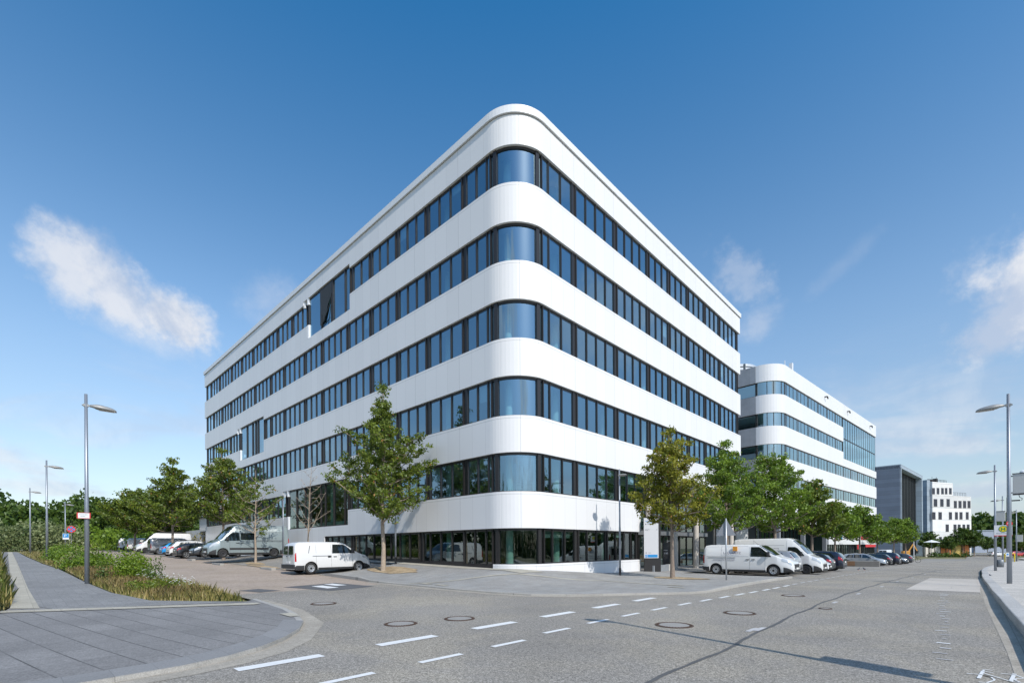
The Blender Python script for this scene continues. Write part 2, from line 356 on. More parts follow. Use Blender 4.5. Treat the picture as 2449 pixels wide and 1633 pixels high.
drape('paved_side_road', [(-19.2, 5.61), (-19.5, 11.92), (-20.8, 11.94), (-26.4, 12.2), (-60, 12), (-130, 11.8), (-130, 4.6), (-60, 4.3), (-48, 4.45), (-30, 5.05), (-21.2, 5.55)], 0.0, m_pave)
drape('parking_strip', [(-13.8, 30.8), (-7.3, 30.8)] + edge(34, 140, -7.3, 4) + edge(34, 140, -13.8, 4)[::-1], .0, m_bay)
drape('parking_bays', [(-130, 11.84), (-60, 12.04), (-26.4, 12.24), (-26.4, 16.9), (-130, 16.9)], .01, m_bay)
drape('plaza', [(-26.4, 12.25), (-20.8, 11.99)] + kerb_nw[1:-1] + [(-7.3, 30.8), (-13.8, 30.8), (-13.8, 150), (-60, 150), (-60, 60), (-130, 60), (-130, 16.9), (-26.4, 16.9)], .07, m_plaza)
drape('pavement', [(x, y) for x, y in kerb_sw] + [(-16.38, 5.15), (-18.56, 3.03), (-22.1, 2.5), (-27.9, 2.3), (-39.8, 2.1), (-47.5, 1.7), (-64.8, 1.3), (-90, .9), (-90, -.4), (-56, -.2), (-33, 0), (-20.1, .2), (-17.4, -.2), (-17, -14)], .07, m_slab)
drape('path', [(-16.2, 5.1), (-18.56, 3.08), (-22.1, 2.54), (-27.9, 2.34), (-39.8, 2.14), (-47.5, 1.74), (-64.8, 1.34), (-90, .94), (-90, .55), (-26, .55), (-19.0, .6), (-17.9, .9)], .078, m_path)
drape('path_edge', [(-90, .5), (-90, .1), (-33, .12), (-25.9, .3), (-18.9, .05), (-18.4, .62), (-25.9, .55)], .082, m_band)
drape('stone_strip', [(-18.45, -.1), (-18.0, -.2), (-15.35, 5.05), (-15.5, 5.3), (-15.75, 5.25)], .086, m_band)
drape('pavement_edge', [(x - .02, y) for x, y in kerb_sw[:9]] + [(x - .55, y - .25) for x, y in kerb_sw[:9]][::-1], .076, GM('edge_slabs', (.245, .243, .24), .14, 60, .06, .5, joints=(.5, .5, 0, .25, .012)))
# light stone lines in the plaza
for k, (a, b) in enumerate((((-18.2, 12.4), (-15.9, 17.2)), ((-15.9, 17.2), (-13.4, 20.5)), ((-13.4, 20.5), (-9.2, 20.2)))):
    d = Vector((b[0] - a[0], b[1] - a[1])).normalized(); n = Vector((-d.y, d.x)) * .1
    drape('stone_line', [(a[0] + n.x, a[1] + n.y), (a[0] - n.x, a[1] - n.y), (b[0] - n.x, b[1] - n.y), (b[0] + n.x, b[1] + n.y)], .082, m_band)
for (x, y) in ((-17.6, 12.9), (-16.6, 13.0), (-9.4, 20.3), (-8.9, 19.3), (-12.6, 5.0)):
    drape('light_slab', [(x - .35, y - .14), (x + .35, y - .14), (x + .35, y + .14), (x - .35, y + .14)], .088, m_band)
drape('wall_strip', [(-60, 17.0), (-30, 17.1), (-20, 17.0), (-16, 17.4), (-15.9, 19), (-16.4, 19), (-18, 17.75), (-60, 17.75)], .083, m_band)
# right pavement
walk_edge = [(.75, -14), (.75, 13.4), (.66, 17.7), (.58, 24), (.52, 33), (.52, 39.9)]
drape('right_pavement', walk_edge + edge(44, 150, .62, 4) + [(8.5, 150), (8.5, -14)], .17, m_walk)
drape('gutter', [(.42, -14), (.80, -14), (.80, 13), (.6, 24.6), (.56, 39.9), (.45, 39.9), (.27, 24.6), (.44, 11.3)], .004, m_gutter)
drape('gutter_left', [(x, y) for x, y in kerb_sw] + [(-16.9, 5.95), (-13.85, 5.85), (-11.25, 5.25), (-9.35, 4.1), (-8.6, 3.35), (-8.2, 2.6), (-8.0, 1.8), (-7.95, .8), (-7.9, -14)], .005, m_gutter)
drape('gutter_north', kerb_nw[:-1] + [(-7.02, 18.6), (-7.4, 17.5), (-8.1, 16.5), (-10.3, 13.8), (-11.5, 12.9), (-13, 12.5), (-15, 12.2), (-17, 12.05), (-19, 11.8), (-20.8, 11.7)], .006, m_gutter)
drape('bus_bay', [(-1.85, 24.9), (.28, 24.95), (.44, 37.4), (-1.68, 37.1)], .006, m_conc)
drape('side_lane', [(4.2, 36), (8.4, 30), (8.4, 60), (5.4, 56)], .178, m_dark)
# cracks, patches, speed cushion
ck = [(-3.08, .5), (-3.05, 5.8), (-3.08, 9.1), (-3.24, 12.5), (-3.31, 16.7), (-3.26, 21), (-3.1, 26.9), (-2.85, 36), (-2.44, 48), (-1.64, 62)]
cl_, cr2 = [], []
for k in range(240):
    y = .5 + k * .26; x = float(np.interp(y, [p[1] for p in ck], [p[0] for p in ck])) + .03 * math.sin(y * 1.7) + rnd.uniform(-.012, .012); hw_ = rnd.uniform(.022, .045)
    cl_.append((x - hw_, y)); cr2.append((x + hw_, y))
drape('tarred_crack', cl_ + cr2[::-1], .005, m_tar)
drape('asphalt_patch', [(-20.9, 8.0), (-18.2, 8.8), (-18.75, 11.0), (-21.4, 10.55)], .007, m_dark)
drape('asphalt_patch', [(-20.6, 6.2), (-19.4, 6.6), (-19.6, 7.4), (-20.8, 7.0)], .009, m_dark)
for q in (((-20.45, 9.0), (-19.15, 9.1), (-19.2, 9.62), (-20.5, 9.5)), ((-21.0, 9.8), (-19.95, 9.9), (-20.0, 10.4), (-21.05, 10.25))):
    drape('road_marking', q, .013, m_white)
# kerbs
def kerb(name, pts, wdt, h, m, side=1):
    mb = MB(); P = []
    for i in range(len(pts) - 1):
        a = Vector(pts[i]); b = Vector(pts[i + 1]); n = max(1, int((b - a).length / 1.0))
        for k in range(n): P.append(a.lerp(b, k / n))
    P.append(Vector(pts[-1])); vs = []
    for i, p in enumerate(P):
        d = (P[min(i + 1, len(P) - 1)] - P[max(i - 1, 0)]).normalized(); nn = Vector((-d.y, d.x)) * side * wdt
        q = p + nn; z = G(p.x, p.y); hh = h(p) if callable(h) else h
        vs += [(p.x, p.y, z - .06), (p.x, p.y, z + hh - .01), (p.x + nn.x * .06, p.y + nn.y * .06, z + hh), (q.x, q.y, z + hh), (q.x, q.y, z - .06)]
    fs = []
    for i in range(len(P) - 1):
        for k in range(4): fs.append((i * 5 + k, i * 5 + k + 1, i * 5 + k + 6, i * 5 + k + 5))
    fs += [tuple(range(5)), tuple((len(P) - 1) * 5 + k for k in range(4, -1, -1))]
    mb.add(vs, fs); o = mb.build(name, m, recalc=True); return tag(o, kind='structure')
kerb('kerb', kerb_sw, .14, .074, m_kerb, 1)
kerb('kerb', [(-26.4, 12.2)] + kerb_nw, .16, lambda p: .075 + .09 * sm((-20.3 - p.x) / 1.5) * sm((p.x + 26.5) / 1.2) + (.045 * sm((p.y - 18) / 3)), m_kerb, 1)
kerb('kerb', walk_edge + edge(44, 120, .6, 8), .3, lambda p: .174 if p.y > 30 else .174 + .05 * sm((24 - p.y) / 5), m_kerbl, -1)
# lane markings
ya = [3.2, 4.84, 6.43, 8.1, 9.75, 11.27, 12.86, 14.44, 15.9, 17.3, 18.6, 19.85, 21.2, 22.4]
while ya[-1] < 110: ya.append(ya[-1] + 1.45)
def xa(y): return -6.2 - .25 * sm((y - 6) / 3) + .55 * sm((y - 12) / 12) + xs(y)
for k, y in enumerate(ya):
    x = xa(y); wd = .065 if y < 24 else .055
    drape('road_marking', [(x - wd, y - .42), (x + wd, y - .42), (x + wd + .01, y + .42), (x - wd + .01, y + .42)], .008, m_white if y < 24 else m_white_old)
for k in range(6):
    y = 2.98 + 2.37 * k; x = -7.86 - .02 * k
    drape('road_marking', [(x - .125, y - .65), (x + .125, y - .65), (x + .125, y + .65), (x - .125, y + .65)], .008, m_white)
for y in list(np.arange(10.0, 24.4, .55)):
    x = -.3 - .028 * (y - 10) + rnd.uniform(-.05, .05); l = rnd.uniform(.02, .05); ww = rnd.uniform(.03, .13)
    drape('road_marking', [(x - ww, y - l), (x + ww, y - l), (x + ww * .8, y + l), (x - ww * .8, y + l)], .008, m_white_old if rnd.random() < .5 else m_white)
for (x, y) in ((-3.9, 10.9), (-3.8, 11.1), (-3.6, 17.8), (-3.5, 21.5), (-3.3, 26), (-3.2, 31), (-3, 37), (-2.8, 44), (-2.4, 52), (-2, 60)):
    drape('road_marking', [(x + .5, y - .3), (x + .6, y - .3), (x + .6, y + .3), (x + .5, y + .25)], .009, m_white_old)
def stroke(pts, wd=.03, m=None, dz=.009, name='road_marking'):
    for a, b in zip(pts[:-1], pts[1:]):
        a = Vector(a); b = Vector(b); d = (b - a); L = d.length
        if L < 1e-3: continue
        d.normalize(); n = Vector((-d.y, d.x)) * wd; a = a - d * wd * .3; b = b + d * wd * .3
        drape(name, [tuple(a + n), tuple(a - n), tuple(b - n), tuple(b + n)], dz, m or m_white)
# worn bicycle symbol, lying on its side to the driver
bike = [[(-.03, 9.09), (.03, 9.13), (.10, 9.15), (.2, 9.06)], [(.08, 8.88), (.13, 9.42)], [(.13, 9.42), (.14, 9.53), (.22, 9.57)], [(.13, 9.42), (.23, 9.38)],
        [(.13, 9.28), (.3, 9.06), (.38, 8.94), (.5, 8.95)], [(.10, 9.15), (.2, 9.06), (.23, 8.95), (.22, 8.86), (.15, 8.66), (.08, 8.64)], [(.38, 8.96), (.44, 9.51)], [(.31, 9.42), (.44, 9.44)], [(.44, 9.44), (.52, 9.27)],
        [(.42, 9.07), (.44, 9.18), (.52, 9.27)], [(.42, 9.07), (.46, 8.98)]]
for i, s_ in enumerate(bike): stroke(s_, .012 if i not in (1, 6) else .02)
# tree pits
def pit(x, y, rx, ry, m=m_sand, dz=.094):
    pts = []
    for k in range(18):
        a = 2 * math.pi * k / 18; rr = 1 + rnd.uniform(-.14, .14); pts.append((x + rx * rr * math.cos(a), y + ry * rr * math.sin(a)))
    drape('tree_pit', pts, dz, m)
pit(-24.0, 15.2, 2.3, .9); pit(-11.3, 25.0, 1.4, .9); pit(-31.2, 13.0, 2.3, .7, dz=.03)
pit(-40.6, 13.4, 1.8, .5, dz=.03); pit(-36.5, 12.6, 3, .45, dz=.03); pit(-30.6, 12.6, 2.2, .35, dz=.034)
# granite kerb blocks at the ends of the parking bays
for k, (x0, x1, y) in enumerate(((-34.2, -32.1, 11.7), (-41.8, -39.8, 10.9), (-50.6, -48.9, 11.2))):
    mb = MB(); z = G((x0 + x1) / 2, y); mb.box(x0, x1, y - .12, y + .16, z - .05, z + .13)
    tag(mb.build('kerb_block', m_kerb, bevel=.02), ['low granite kerb block behind the white van on the left', 'low granite kerb block in front of the grey van', 'low granite kerb block in front of the black car'][k], 'kerb block', 'kerb blocks at the parking bays')
# manhole covers
m_iron = mat('rusty_iron', (.11, .07, .05), .7, .3, var=.35, scale=12, bump=.4, bscale=40)
m_mhc = mat('manhole_concrete', (.30, .285, .26), .85, var=.12, scale=9)
for k, (x, y, r, lb) in enumerate(((-9.74, 6.41, .39, 'round rusty manhole cover nearest the left pavement corner'), (-9.32, 7.86, .39, 'round rusty manhole cover beside the third wide dash'), (-14.74, 6.87, .39, 'rusty manhole cover near the mouth of the side road'),
                                (-4.85, 10.4, .42, 'manhole cover right of the dashed line, nearer the lamp shadow'), (-4.43, 13.4, .40, 'manhole cover left of the tarred crack, farther than the lamp shadow'), (-4.56, 19.3, .38, 'small distant manhole cover in the street before the parked white van'), (-2.95, 15.9, .17, 'small rusty drain cap right on the tarred crack'))):
    e = empty('manhole_cover', (x, y, G(x, y)), 0, lb, 'manhole cover', 'manhole covers in the asphalt')
    mb = MB(); mb.lathe([(r, .002), (r, .011), (r * .93, .014), (r * .80, .014), (r * .79, .008)], n=36)
    for t in range(36):
        a = 2 * math.pi * t / 36; mb.bar((r * .82 * math.cos(a), r * .82 * math.sin(a), .014), (r * .92 * math.cos(a), r * .92 * math.sin(a), .014), .02, .012)
    mb.build('frame', m_iron, e)
    mb = MB(); mb.lathe([(r * .78, .009), (r * .74, .013), (0.001, .013)], n=32); mb.build('cover', m_mhc, e)
# ------------------------------------------------------------------ buildings
m_pan = panel_mat('white_panels', (.79, .785, .78), 1.07, .36, .36, .03, 4, hseam=(4.72, 8.71, 12.77, 16.83, 20.93, .90))
m_cop = mat('white_coping', (.78, .79, .80), .4)
m_alu = mat('dark_aluminium', (.055, .052, .052), .38, .6)
m_bronze = mat('bronze_aluminium', (.16, .13, .115), .35, .7)
m_gls = glass_mat('office_glass', .36, tint=(.50, .68, .74))
m_glsg = glass_mat('ground_glass', .16, tint=(.35, .5, .47), gl=(.85, .95, .95))
m_glsb = glass_mat('teal_glass', .42, tint=(.45, .75, .75), gl=(.8, .96, 1.))
m_ceil = mat('ceiling', (.55, .57, .58), .8)
m_core = mat('core_wall', (.13, .15, .16), .8)
m_icol = mat('green_white_column', (.72, .86, .78), .7)
m_roof = mat('roof_gravel', (.35, .34, .33), .9, var=.2)
m_conw = mat('concrete_wall', (.42, .42, .41), .85, var=.12, scale=1.2)
m_black = mat('black_trim', (.02, .02, .022), .5)
m_screen = mat('dark_screen', (.035, .04, .045), .7)
m_column = mat('beige_column', (.60, .55, .49), .7, var=.05, scale=2)
def arc(cx, cy, r, a0, a1, n):
    return [(cx + r * math.cos(R(a0 + (a1 - a0) * k / n)), cy + r * math.sin(R(a0 + (a1 - a0) * k / n))) for k in range(n + 1)]
def ribbon(mb, st, thick, u0=1.85):
    """st: list of (x, y, z0, z1) along the outer face; thick = inward depth, facade seen with the outside on its right"""
    n = len(st); P = [Vector((a[0], a[1])) for a in st]; T = []; s = u0; S = []
    for i in range(n):
        if i: s += (P[i] - P[i - 1]).length
        S.append(s)
        d = None
        dirs = []
        for j in range(i, 0, -1):
            if (P[j] - P[j - 1]).length > 1e-6: dirs.append((P[j] - P[j - 1]).normalized()); break
        for j in range(i, n - 1):
            if (P[j + 1] - P[j]).length > 1e-6: dirs.append((P[j + 1] - P[j]).normalized()); break
        if len(dirs) == 2:
            m_ = (dirs[0] + dirs[1]).normalized(); c = max(.3, m_.dot(dirs[0]))
        else: m_ = dirs[0]; c = 1
        T.append(Vector((-m_.y, m_.x)) / c)
    vs = []; fs = []; uv = []
    for i in range(n):
        q = P[i] + T[i] * thick; z0, z1 = st[i][2], st[i][3]
        vs += [(P[i].x, P[i].y, z0), (P[i].x, P[i].y, z1), (q.x, q.y, z1), (q.x, q.y, z0)]
    for i in range(n - 1):
        for k in range(4):
            k2 = (k + 1) % 4; a, b, c_, d_ = i * 4 + k, i * 4 + k2, (i + 1) * 4 + k2, (i + 1) * 4 + k
            if k in (0,):
                fs.append((a, d_, c_, b)); uv.append([(S[i], st[i][2]), (S[i + 1], st[i + 1][2]), (S[i + 1], st[i + 1][3]), (S[i], st[i][3])])
            else:
                fs.append((a, d_, c_, b)); uv.append([(.5, .2)] * 4)
    fs += [(0, 1, 2, 3), tuple((n - 1) * 4 + k for k in (3, 2, 1, 0))]; uv += [[(.5, .2)] * 4] * 2
    mb.add(vs, fs, uv)
XF, YF, RC = -16.5, 17.91, 2.1
corner = arc(XF - RC, YF + RC, RC, -90, 0, 16)
def path(x0, y1, zf):
    """left facade from x0 (west) round the corner to y1 (north); zf(p, facade) -> list of (z0,z1) breakpoints handled by cuts"""
    pts = [(x0, YF)] + corner + [(XF, y1)]
    return [(x, y, *zf) for x, y in pts]
B1 = empty('office_building', (XF - 10, YF + 10, 0), 0, 'tall white office block with rounded corner and dark ribbon windows, at the street corner', 'building')
B1.location = (0, 0, 0)
bot = [2.93, 6.92, 10.93, 14.95, 19.0, 23.05]; top = [4.86, 8.85, 12.91, 16.97, 21.07, 24.62]
WX0, NY1, BK = -72.2, 50.6, 50.6
def band(k, cuts):
    """cuts: (xa, xb, z0, z1) on the left facade where the band changes"""
    st = [(WX0 + .02, BK, bot[k], top[k]), (WX0 + .02, YF, bot[k], top[k])]
    for xa, xb, z0, z1 in sorted(cuts):
        st += [(xa, YF, bot[k], top[k]), (xa, YF, z0 or bot[k], z1 or top[k]), (xb, YF, z0 or bot[k], z1 or top[k]), (xb, YF, bot[k], top[k])]
    st += [(x, y, bot[k], top[k]) for x, y in corner]
    if k == 0: st += [(XF, 30.3, bot[k], top[k])]
    else: st += [(XF, NY1, bot[k], top[k]), (-34, NY1, bot[k], top[k])]
    mb = MB(); mb.uv = []; ribbon(mb, st, .34)
    return mb.build('facade_band', m_pan, B1)
band(5, [(-41.9, -33.74, 23.37, None)])
band(4, [(-41.2, -33.74, None, 19.93)])
band(3, [(-59.5, -51.45, 15.33, None)])
band(2, [(-58.7, -51.45, None, 11.74)])
band(1, [(-46.7, -34.25, 7.28, None)])
# lowest band with the wall that runs to the ground west of the shop glazing
st = [(WX0 + .02, BK, .3, top[0]), (WX0 + .02, YF, .3, top[0]), (-45.7, YF, .3, top[0]), (-45.7, YF, .3, 3.72), (-38.2, YF, .3, 3.72), (-38.2, YF, bot[0], 3.72), (-34.25, YF, bot[0], 3.72), (-34.25, YF, bot[0], top[0])] + [(x, y, bot[0], top[0]) for x, y in corner] + [(XF, 30.3, bot[0], top[0])]
mb = MB(); mb.uv = []; ribbon(mb, st, .34); mb.build('facade_band', m_pan, B1)
mb = MB(); mb.uv = []; ribbon(mb, [(x, y, -.2, 1.02) for x, y in [(-18.45, YF)] + corner[2:] + [(XF, 30.25)]], .3); mb.build('white_plinth', m_pan, B1)
mb = MB()
for x0, x1, z in ((-38.2, -25.15, 1.16), (-25.15, -20.92, 1.07), (-20.92, -18.45, .97)): mb.box(x0, x1, YF + .06, YF + .3, -.2, z)
mb.build('dark_plinth', m_alu, B1)
# parapet and roof
cor2 = arc(XF - RC, YF + RC, RC + .1, -90, 0, 16)
mb = MB(); mb.uv = []; ribbon(mb, [(WX0 - .08, BK, 24.66, 25.05), (WX0 - .08, YF - .1, 24.66, 25.05)] + [(x, y, 24.66, 25.05) for x, y in cor2] + [(XF + .1, NY1 + .1, 24.66, 25.05), (-34, NY1 + .1, 24.66, 25.05)], .5); mb.build('parapet', m_cop, B1)
mb = MB(); mb.uv = []; ribbon(mb, [(WX0 + .06, BK, 24.6, 24.68), (WX0 + .06, YF + .04, 24.6, 24.68)] + [(x, y, 24.6, 24.68) for x, y in arc(XF - RC, YF + RC, RC - .05, -90, 0, 16)] + [(XF - .05, NY1 - .1, 24.6, 24.68)], .3); mb.build('shadow_gap', m_alu, B1)
mb = MB(); mb.box(WX0 + .4, XF - .5, YF + .5 + 1.2, NY1 - .3, 24.3, 24.5); mb.build('roof', m_roof, B1)
# inside: floors, core, columns
for k in range(6):
    mb = MB(); zb = bot[k] + .1; zt = (top[k] if k < 5 else 24.2) - .75
    foot = [(WX0 + .45, YF + .42)] + arc(XF - RC, YF + RC, RC - .42, -90, 0, 8) + ([(XF - .42, 30.2), (-20.2, 30.2), (-20.2, NY1 - .4)] if k == 0 else [(XF - .42, NY1 - .4)]) + [(WX0 + .45, NY1 - .4)]
    mb.prism(foot, zb, max(zt, zb + .4)); mb.build('floor_slab', m_ceil, B1)
mb = MB(); mb.box(-66, -25.5, 24.6, 44, -.1, 24.2); mb.build('core', m_core, B1)
mb = MB(); mb.box(WX0 + .5, -20.5, YF + 5, 46, -.3, .55); mb.build('ground_slab', m_core, B1)
cols = [(XF - 1.25, y) for y in (22.45, 27.6)] + [(XF - 1.25, y) for y in (33, 38.2, 43.4, 48.4)] + [(x, YF + 1.25) for x in (-18.4, -23.6, -28.8, -34, -39.2, -44.4, -49.6, -54.8, -60, -65.2, -70.4)]
for i, (x, y) in enumerate(cols):
    mb = MB(); z0 = 7.1 if (y > 31) else .3
    mb.lathe([(.2, z0), (.2, 24.2)], (x, y, 0), n=14); mb.build('interior_column', m_icol, B1)
# windows ---------------------------------------------------------------
def window(parent, org, dr, inw, s0, s1, z0, z1, splits, glass, narrow=.0, mull=.058, deep=.075, sub=None, head=.14, name='window', frame=None):
    """one window: dark frame with mullions at the splits, panes set back; org + dr*s is the facade line, inw points inside"""
    o = Vector(org); d = Vector(dr); n = Vector(inw); fr = MB(); gl = MB(); setb = .15
    def P(s, dep, z): q = o + d * s + n * dep; return (q.x, q.y, z)
    def bx(mb, a, b, d0, d1, za, zb):
        mb.add([P(a, d0, za), P(b, d0, za), P(b, d1, za), P(a, d1, za), P(a, d0, zb), P(b, d0, zb), P(b, d1, zb), P(a, d1, zb)],
               [(0, 3, 2, 1), (4, 5, 6, 7), (0, 1, 5, 4), (1, 2, 6, 5), (2, 3, 7, 6), (3, 0, 4, 7)])
    bx(fr, s0, s1, setb - deep * .3, setb + .08, z1 - head, z1 + .02); bx(fr, s0, s1, setb - deep * .3, setb + .08, z0 - .02, z0 + .07)
    ed = [s0] + list(splits) + [s1 - narrow]
    for i, s in enumerate(ed):
        wd = mull
        a = s if i == 0 else s - wd / 2; b = a + wd
        if i == len(ed) - 1: a = s - wd; b = s
        bx(fr, a, b, setb - deep, setb + .06, z0 + .05, z1 - .05)
    if narrow > .05: bx(fr, s1 - narrow, s1, setb - .01, setb + .05, z0 + .05, z1 - .05); bx(fr, s1 - mull * .6, s1, setb - deep, setb + .06, z0 + .05, z1 - .05)
    for a, b in zip(ed[:-1], ed[1:]):
        t1, t2 = rnd.uniform(-.003, .003), rnd.uniform(-.003, .003)
        gl.add([P(a, setb + t1, z0), P(b, setb + t2, z0), P(b, setb + t2 + rnd.uniform(-.002, .002), z1), P(a, setb + t1, z1)], [(0, 1, 2, 3)])
    f = fr.build(name, frame or m_alu, parent); gl.build('pane', glass, f)
    if parent is B1 and name == 'window' and z1 - z0 < 2.5 and rnd.random() < .22:
        k = rnd.randrange(len(ed) - 1); bl = MB(); h_ = rnd.uniform(.35, 1.3); bx(bl, ed[k] + .03, ed[k + 1] - .03, setb + .12, setb + .14, z1 - h_, z1 - .1); bl.build('blind', mat('inner_blind', (.62, .64, .62), .8), f)
    if sub: sub(f, P, bx)
    return f
def bays(a, b, seed, sgn=1):
    r = random.Random(seed); out = []; s = a
    while s < b - .6:
        n = r.choice((3, 4, 3, 4, 3)); w_ = r.uniform(.98, 1.06); L = n * w_ + .34
        if s + L > b - 1.2: L = b - s; n = max(1, round((L - .34) / 1.02)); w_ = (L - .34) / n
        out.append((s, s + L, [s + w_ * k for k in range(1, n)], .34)); s += L
    return out
rowz = [(top[k], bot[k + 1]) for k in range(5)]
RO, RD, RI = (XF, 0), (0, 1), (-1, 0)
for r_, (z0, z1) in enumerate(rowz):
    yend = NY1 - .45 if r_ else 31.3
    for (a, b, sp, nw) in [(19.95, 23.05, [20.55, 21.63], .34)] + bays(23.05, yend, 11):
        window(B1, RO, RD, RI, a, b, z0, z1, sp, m_gls, nw)
LO, LD, LI = (0, YF), (-1, 0), (0, 1)
spec_cut = {4: (33.74, 41.4), 2: (51.45, 59.1), 0: (34.25, 46.2)}
for r_, (z0, z1) in enumerate(rowz):
    segs = [(20.9, 71.7)]
    if r_ in spec_cut: c = spec_cut[r_]; segs = [(20.9, c[0]), (c[1], 71.7)]
    window(B1, LO, LD, LI, 18.55, 20.9, z0, z1, [18.86, 19.7], m_gls, .33)
    for (a0, b0) in segs:
        for (a, b, sp, nw) in bays(a0, b0, 23 if a0 < 22 else 29): window(B1, LO, LD, LI, a, b, z0, z1, sp, m_gls, nw)
# storey-high special windows that cut into the bands
m_gl2 = glass_mat('clear_glass', .34, tint=(.55, .7, .72))
for (a, b, z0, z1, sp) in ((33.76, 41.0, 19.95, 23.35, [34.6, 36.6, 36.85, 38.6]), (51.5, 58.6, 11.76, 15.31, [53.3, 54.0, 54.9, 56.6]), (34.3, 45.6, 3.74, 7.26, [34.9, 36.7, 38.2, 39.0, 41.0, 42.0, 43.8])):
    f = window(B1, LO, LD, LI, a, b, z0, z1, sp, m_gl2 if z0 > 5 else m_glsg, 0, .07, .1, name='tall_window')
    mb = MB()  # white rounded jamb on the west side
    cx = -b - .05
    for (za, zb) in (((z0 - .02, z0 + 1.15) if z0 < 5 else (z0 - .05, z0 + 1.15)), (z1 - .52, z1 + .02)):
        mb.prism(arc(cx, YF + .2, .2, -90, 90, 10) + [(cx - .12, YF + .4), (cx - .12, YF)], za, zb); mb.prism(arc(cx - .78, YF + .2, .17, -90, 90, 8) + [(cx - .9, YF + .4), (cx - .9, YF + .03)], za, zb)
    mb.build('white_jamb', m_cop, f)
    mb = MB(); mb.box(cx - .9, cx + .1, YF + .22, YF + .3, z0, z1); mb.build('side_panel', m_alu, f)
mb = MB()   # dark screen behind the top tall window, with a propped open sash
mb.add([(-38.8, YF + .06, 23.25), (-36.7, YF + .06, 23.25), (-36.7, YF + .06, 22.3), (-37.4, YF + .05, 21.6), (-38.0, YF + .05, 20.5), (-38.8, YF + .06, 20.3)], [(0, 1, 2, 3, 4, 5)])
mb.bar((-38.2, YF - .15, 20.1), (-37.2, YF + .1, 21.5), .05, .05); mb.bar((-38.45, YF + .1, 20.2), (-37.9, YF - .2, 20.9), .04, .04)
mb.build('sun_screen', m_screen, B1)
# curved corner glazing
for r_, (z0, z1) in enumerate([(1.0, bot[0])] + rowz):
    mb = MB(); mb.smooth = True; a_ = arc(XF - RC, YF + RC, RC - .2, -88, -2, 14)
    vs = [(x, y, z0) for x, y in a_] + [(x, y, z1) for x, y in a_]; n = len(a_)
    mb.add(vs, [(i, i + 1, n + i + 1, n + i) for i in range(n - 1)])
    fb = MB()
    for z, h in ((z0 - .02, .07), (z1 - .12, .14)):
        vs = []
        for x, y in arc(XF - RC, YF + RC, RC - .14, -90, 0, 14): vs += [(x, y, z), (x, y, z + h)]
        for x, y in arc(XF - RC, YF + RC, RC - .26, -90, 0, 14): vs += [(x, y, z), (x, y, z + h)]
        fs = []
        for i in range(14): fs += [(2 * i, 2 * i + 2, 2 * i + 3, 2 * i + 1), (30 + 2 * i, 30 + 2 * i + 1, 30 + 2 * i + 3, 30 + 2 * i + 2), (2 * i + 1, 2 * i + 3, 30 + 2 * i + 3, 30 + 2 * i + 1), (2 * i, 30 + 2 * i, 30 + 2 * i + 2, 2 * i + 2)]
        fb.add(vs, fs)
    for an in (-80, -10):
        c_ = Vector((XF - RC + (RC - .2) * math.cos(R(an)), YF + RC + (RC - .2) * math.sin(R(an)))); d_ = Vector((-math.sin(R(an)), math.cos(R(an)))) * .13
        fb.bar((c_.x, c_.y, z0), (c_.x, c_.y, z1), .2, .22, (d_.x, d_.y, 0))
    f = fb.build('corner_window', m_alu, B1); mb.build('curved_pane', m_gls if r_ > 0 else m_glsg, f)
    if r_ == 1:  # lattice blind half across the first-floor corner
        lb = MB(); a_ = arc(XF - RC, YF + RC, RC - .3, -48, -4, 9)
        for k in range(26):
            z = z0 + .1 + k * (z1 - z0 - .25) / 25; lb.tube([(x, y, z) for x, y in a_], .012, 4)
        for x, y in a_[::2]: lb.tube([(x, y, z0 + .05), (x, y, z1 - .1)], .012, 4)
        lb.build('lattice_blind', mat('blind_grey', (.30, .31, .32), .6), f)
# ground floor glazing
for (a, b, z0, sp) in ((20.92, 25.15, 1.06, [22.0, 23.05, 24.1]), (25.15, 29.6, 1.15, [26.3, 27.4, 28.5]), (29.6, 33.9, 1.15, [30.7, 31.8, 32.8]), (33.9, 38.2, 1.15, [35, 36, 37.1]), (18.55, 20.92, .96, [19.1, 20.0])):
    window(B1, LO, LD, LI, a, b, z0, bot[0], sp, m_glsg, .3 if b > 21 else 0, .05, .08)
for (a, b, sp, nw) in ((19.95, 23.1, [20.7, 21.8], .34), (23.1, 26.2, [24.0, 25.0], .2), (26.2, 30.1, [27.2, 28.2, 29.1], .25)):
    f = window(B1, RO, RD, RI, a, b, 1.02, bot[0], sp, m_glsg, nw, .06, .08)
    if a < 20.5:
        lb = MB()
        for k in range(9): lb.box(XF - .34, XF - .28, 20.0, 22.5, 2.84 - k * .05, 2.865 - k * .05)
        lb.build('raised_blind', mat('blind_light', (.5, .51, .52), .5), f)
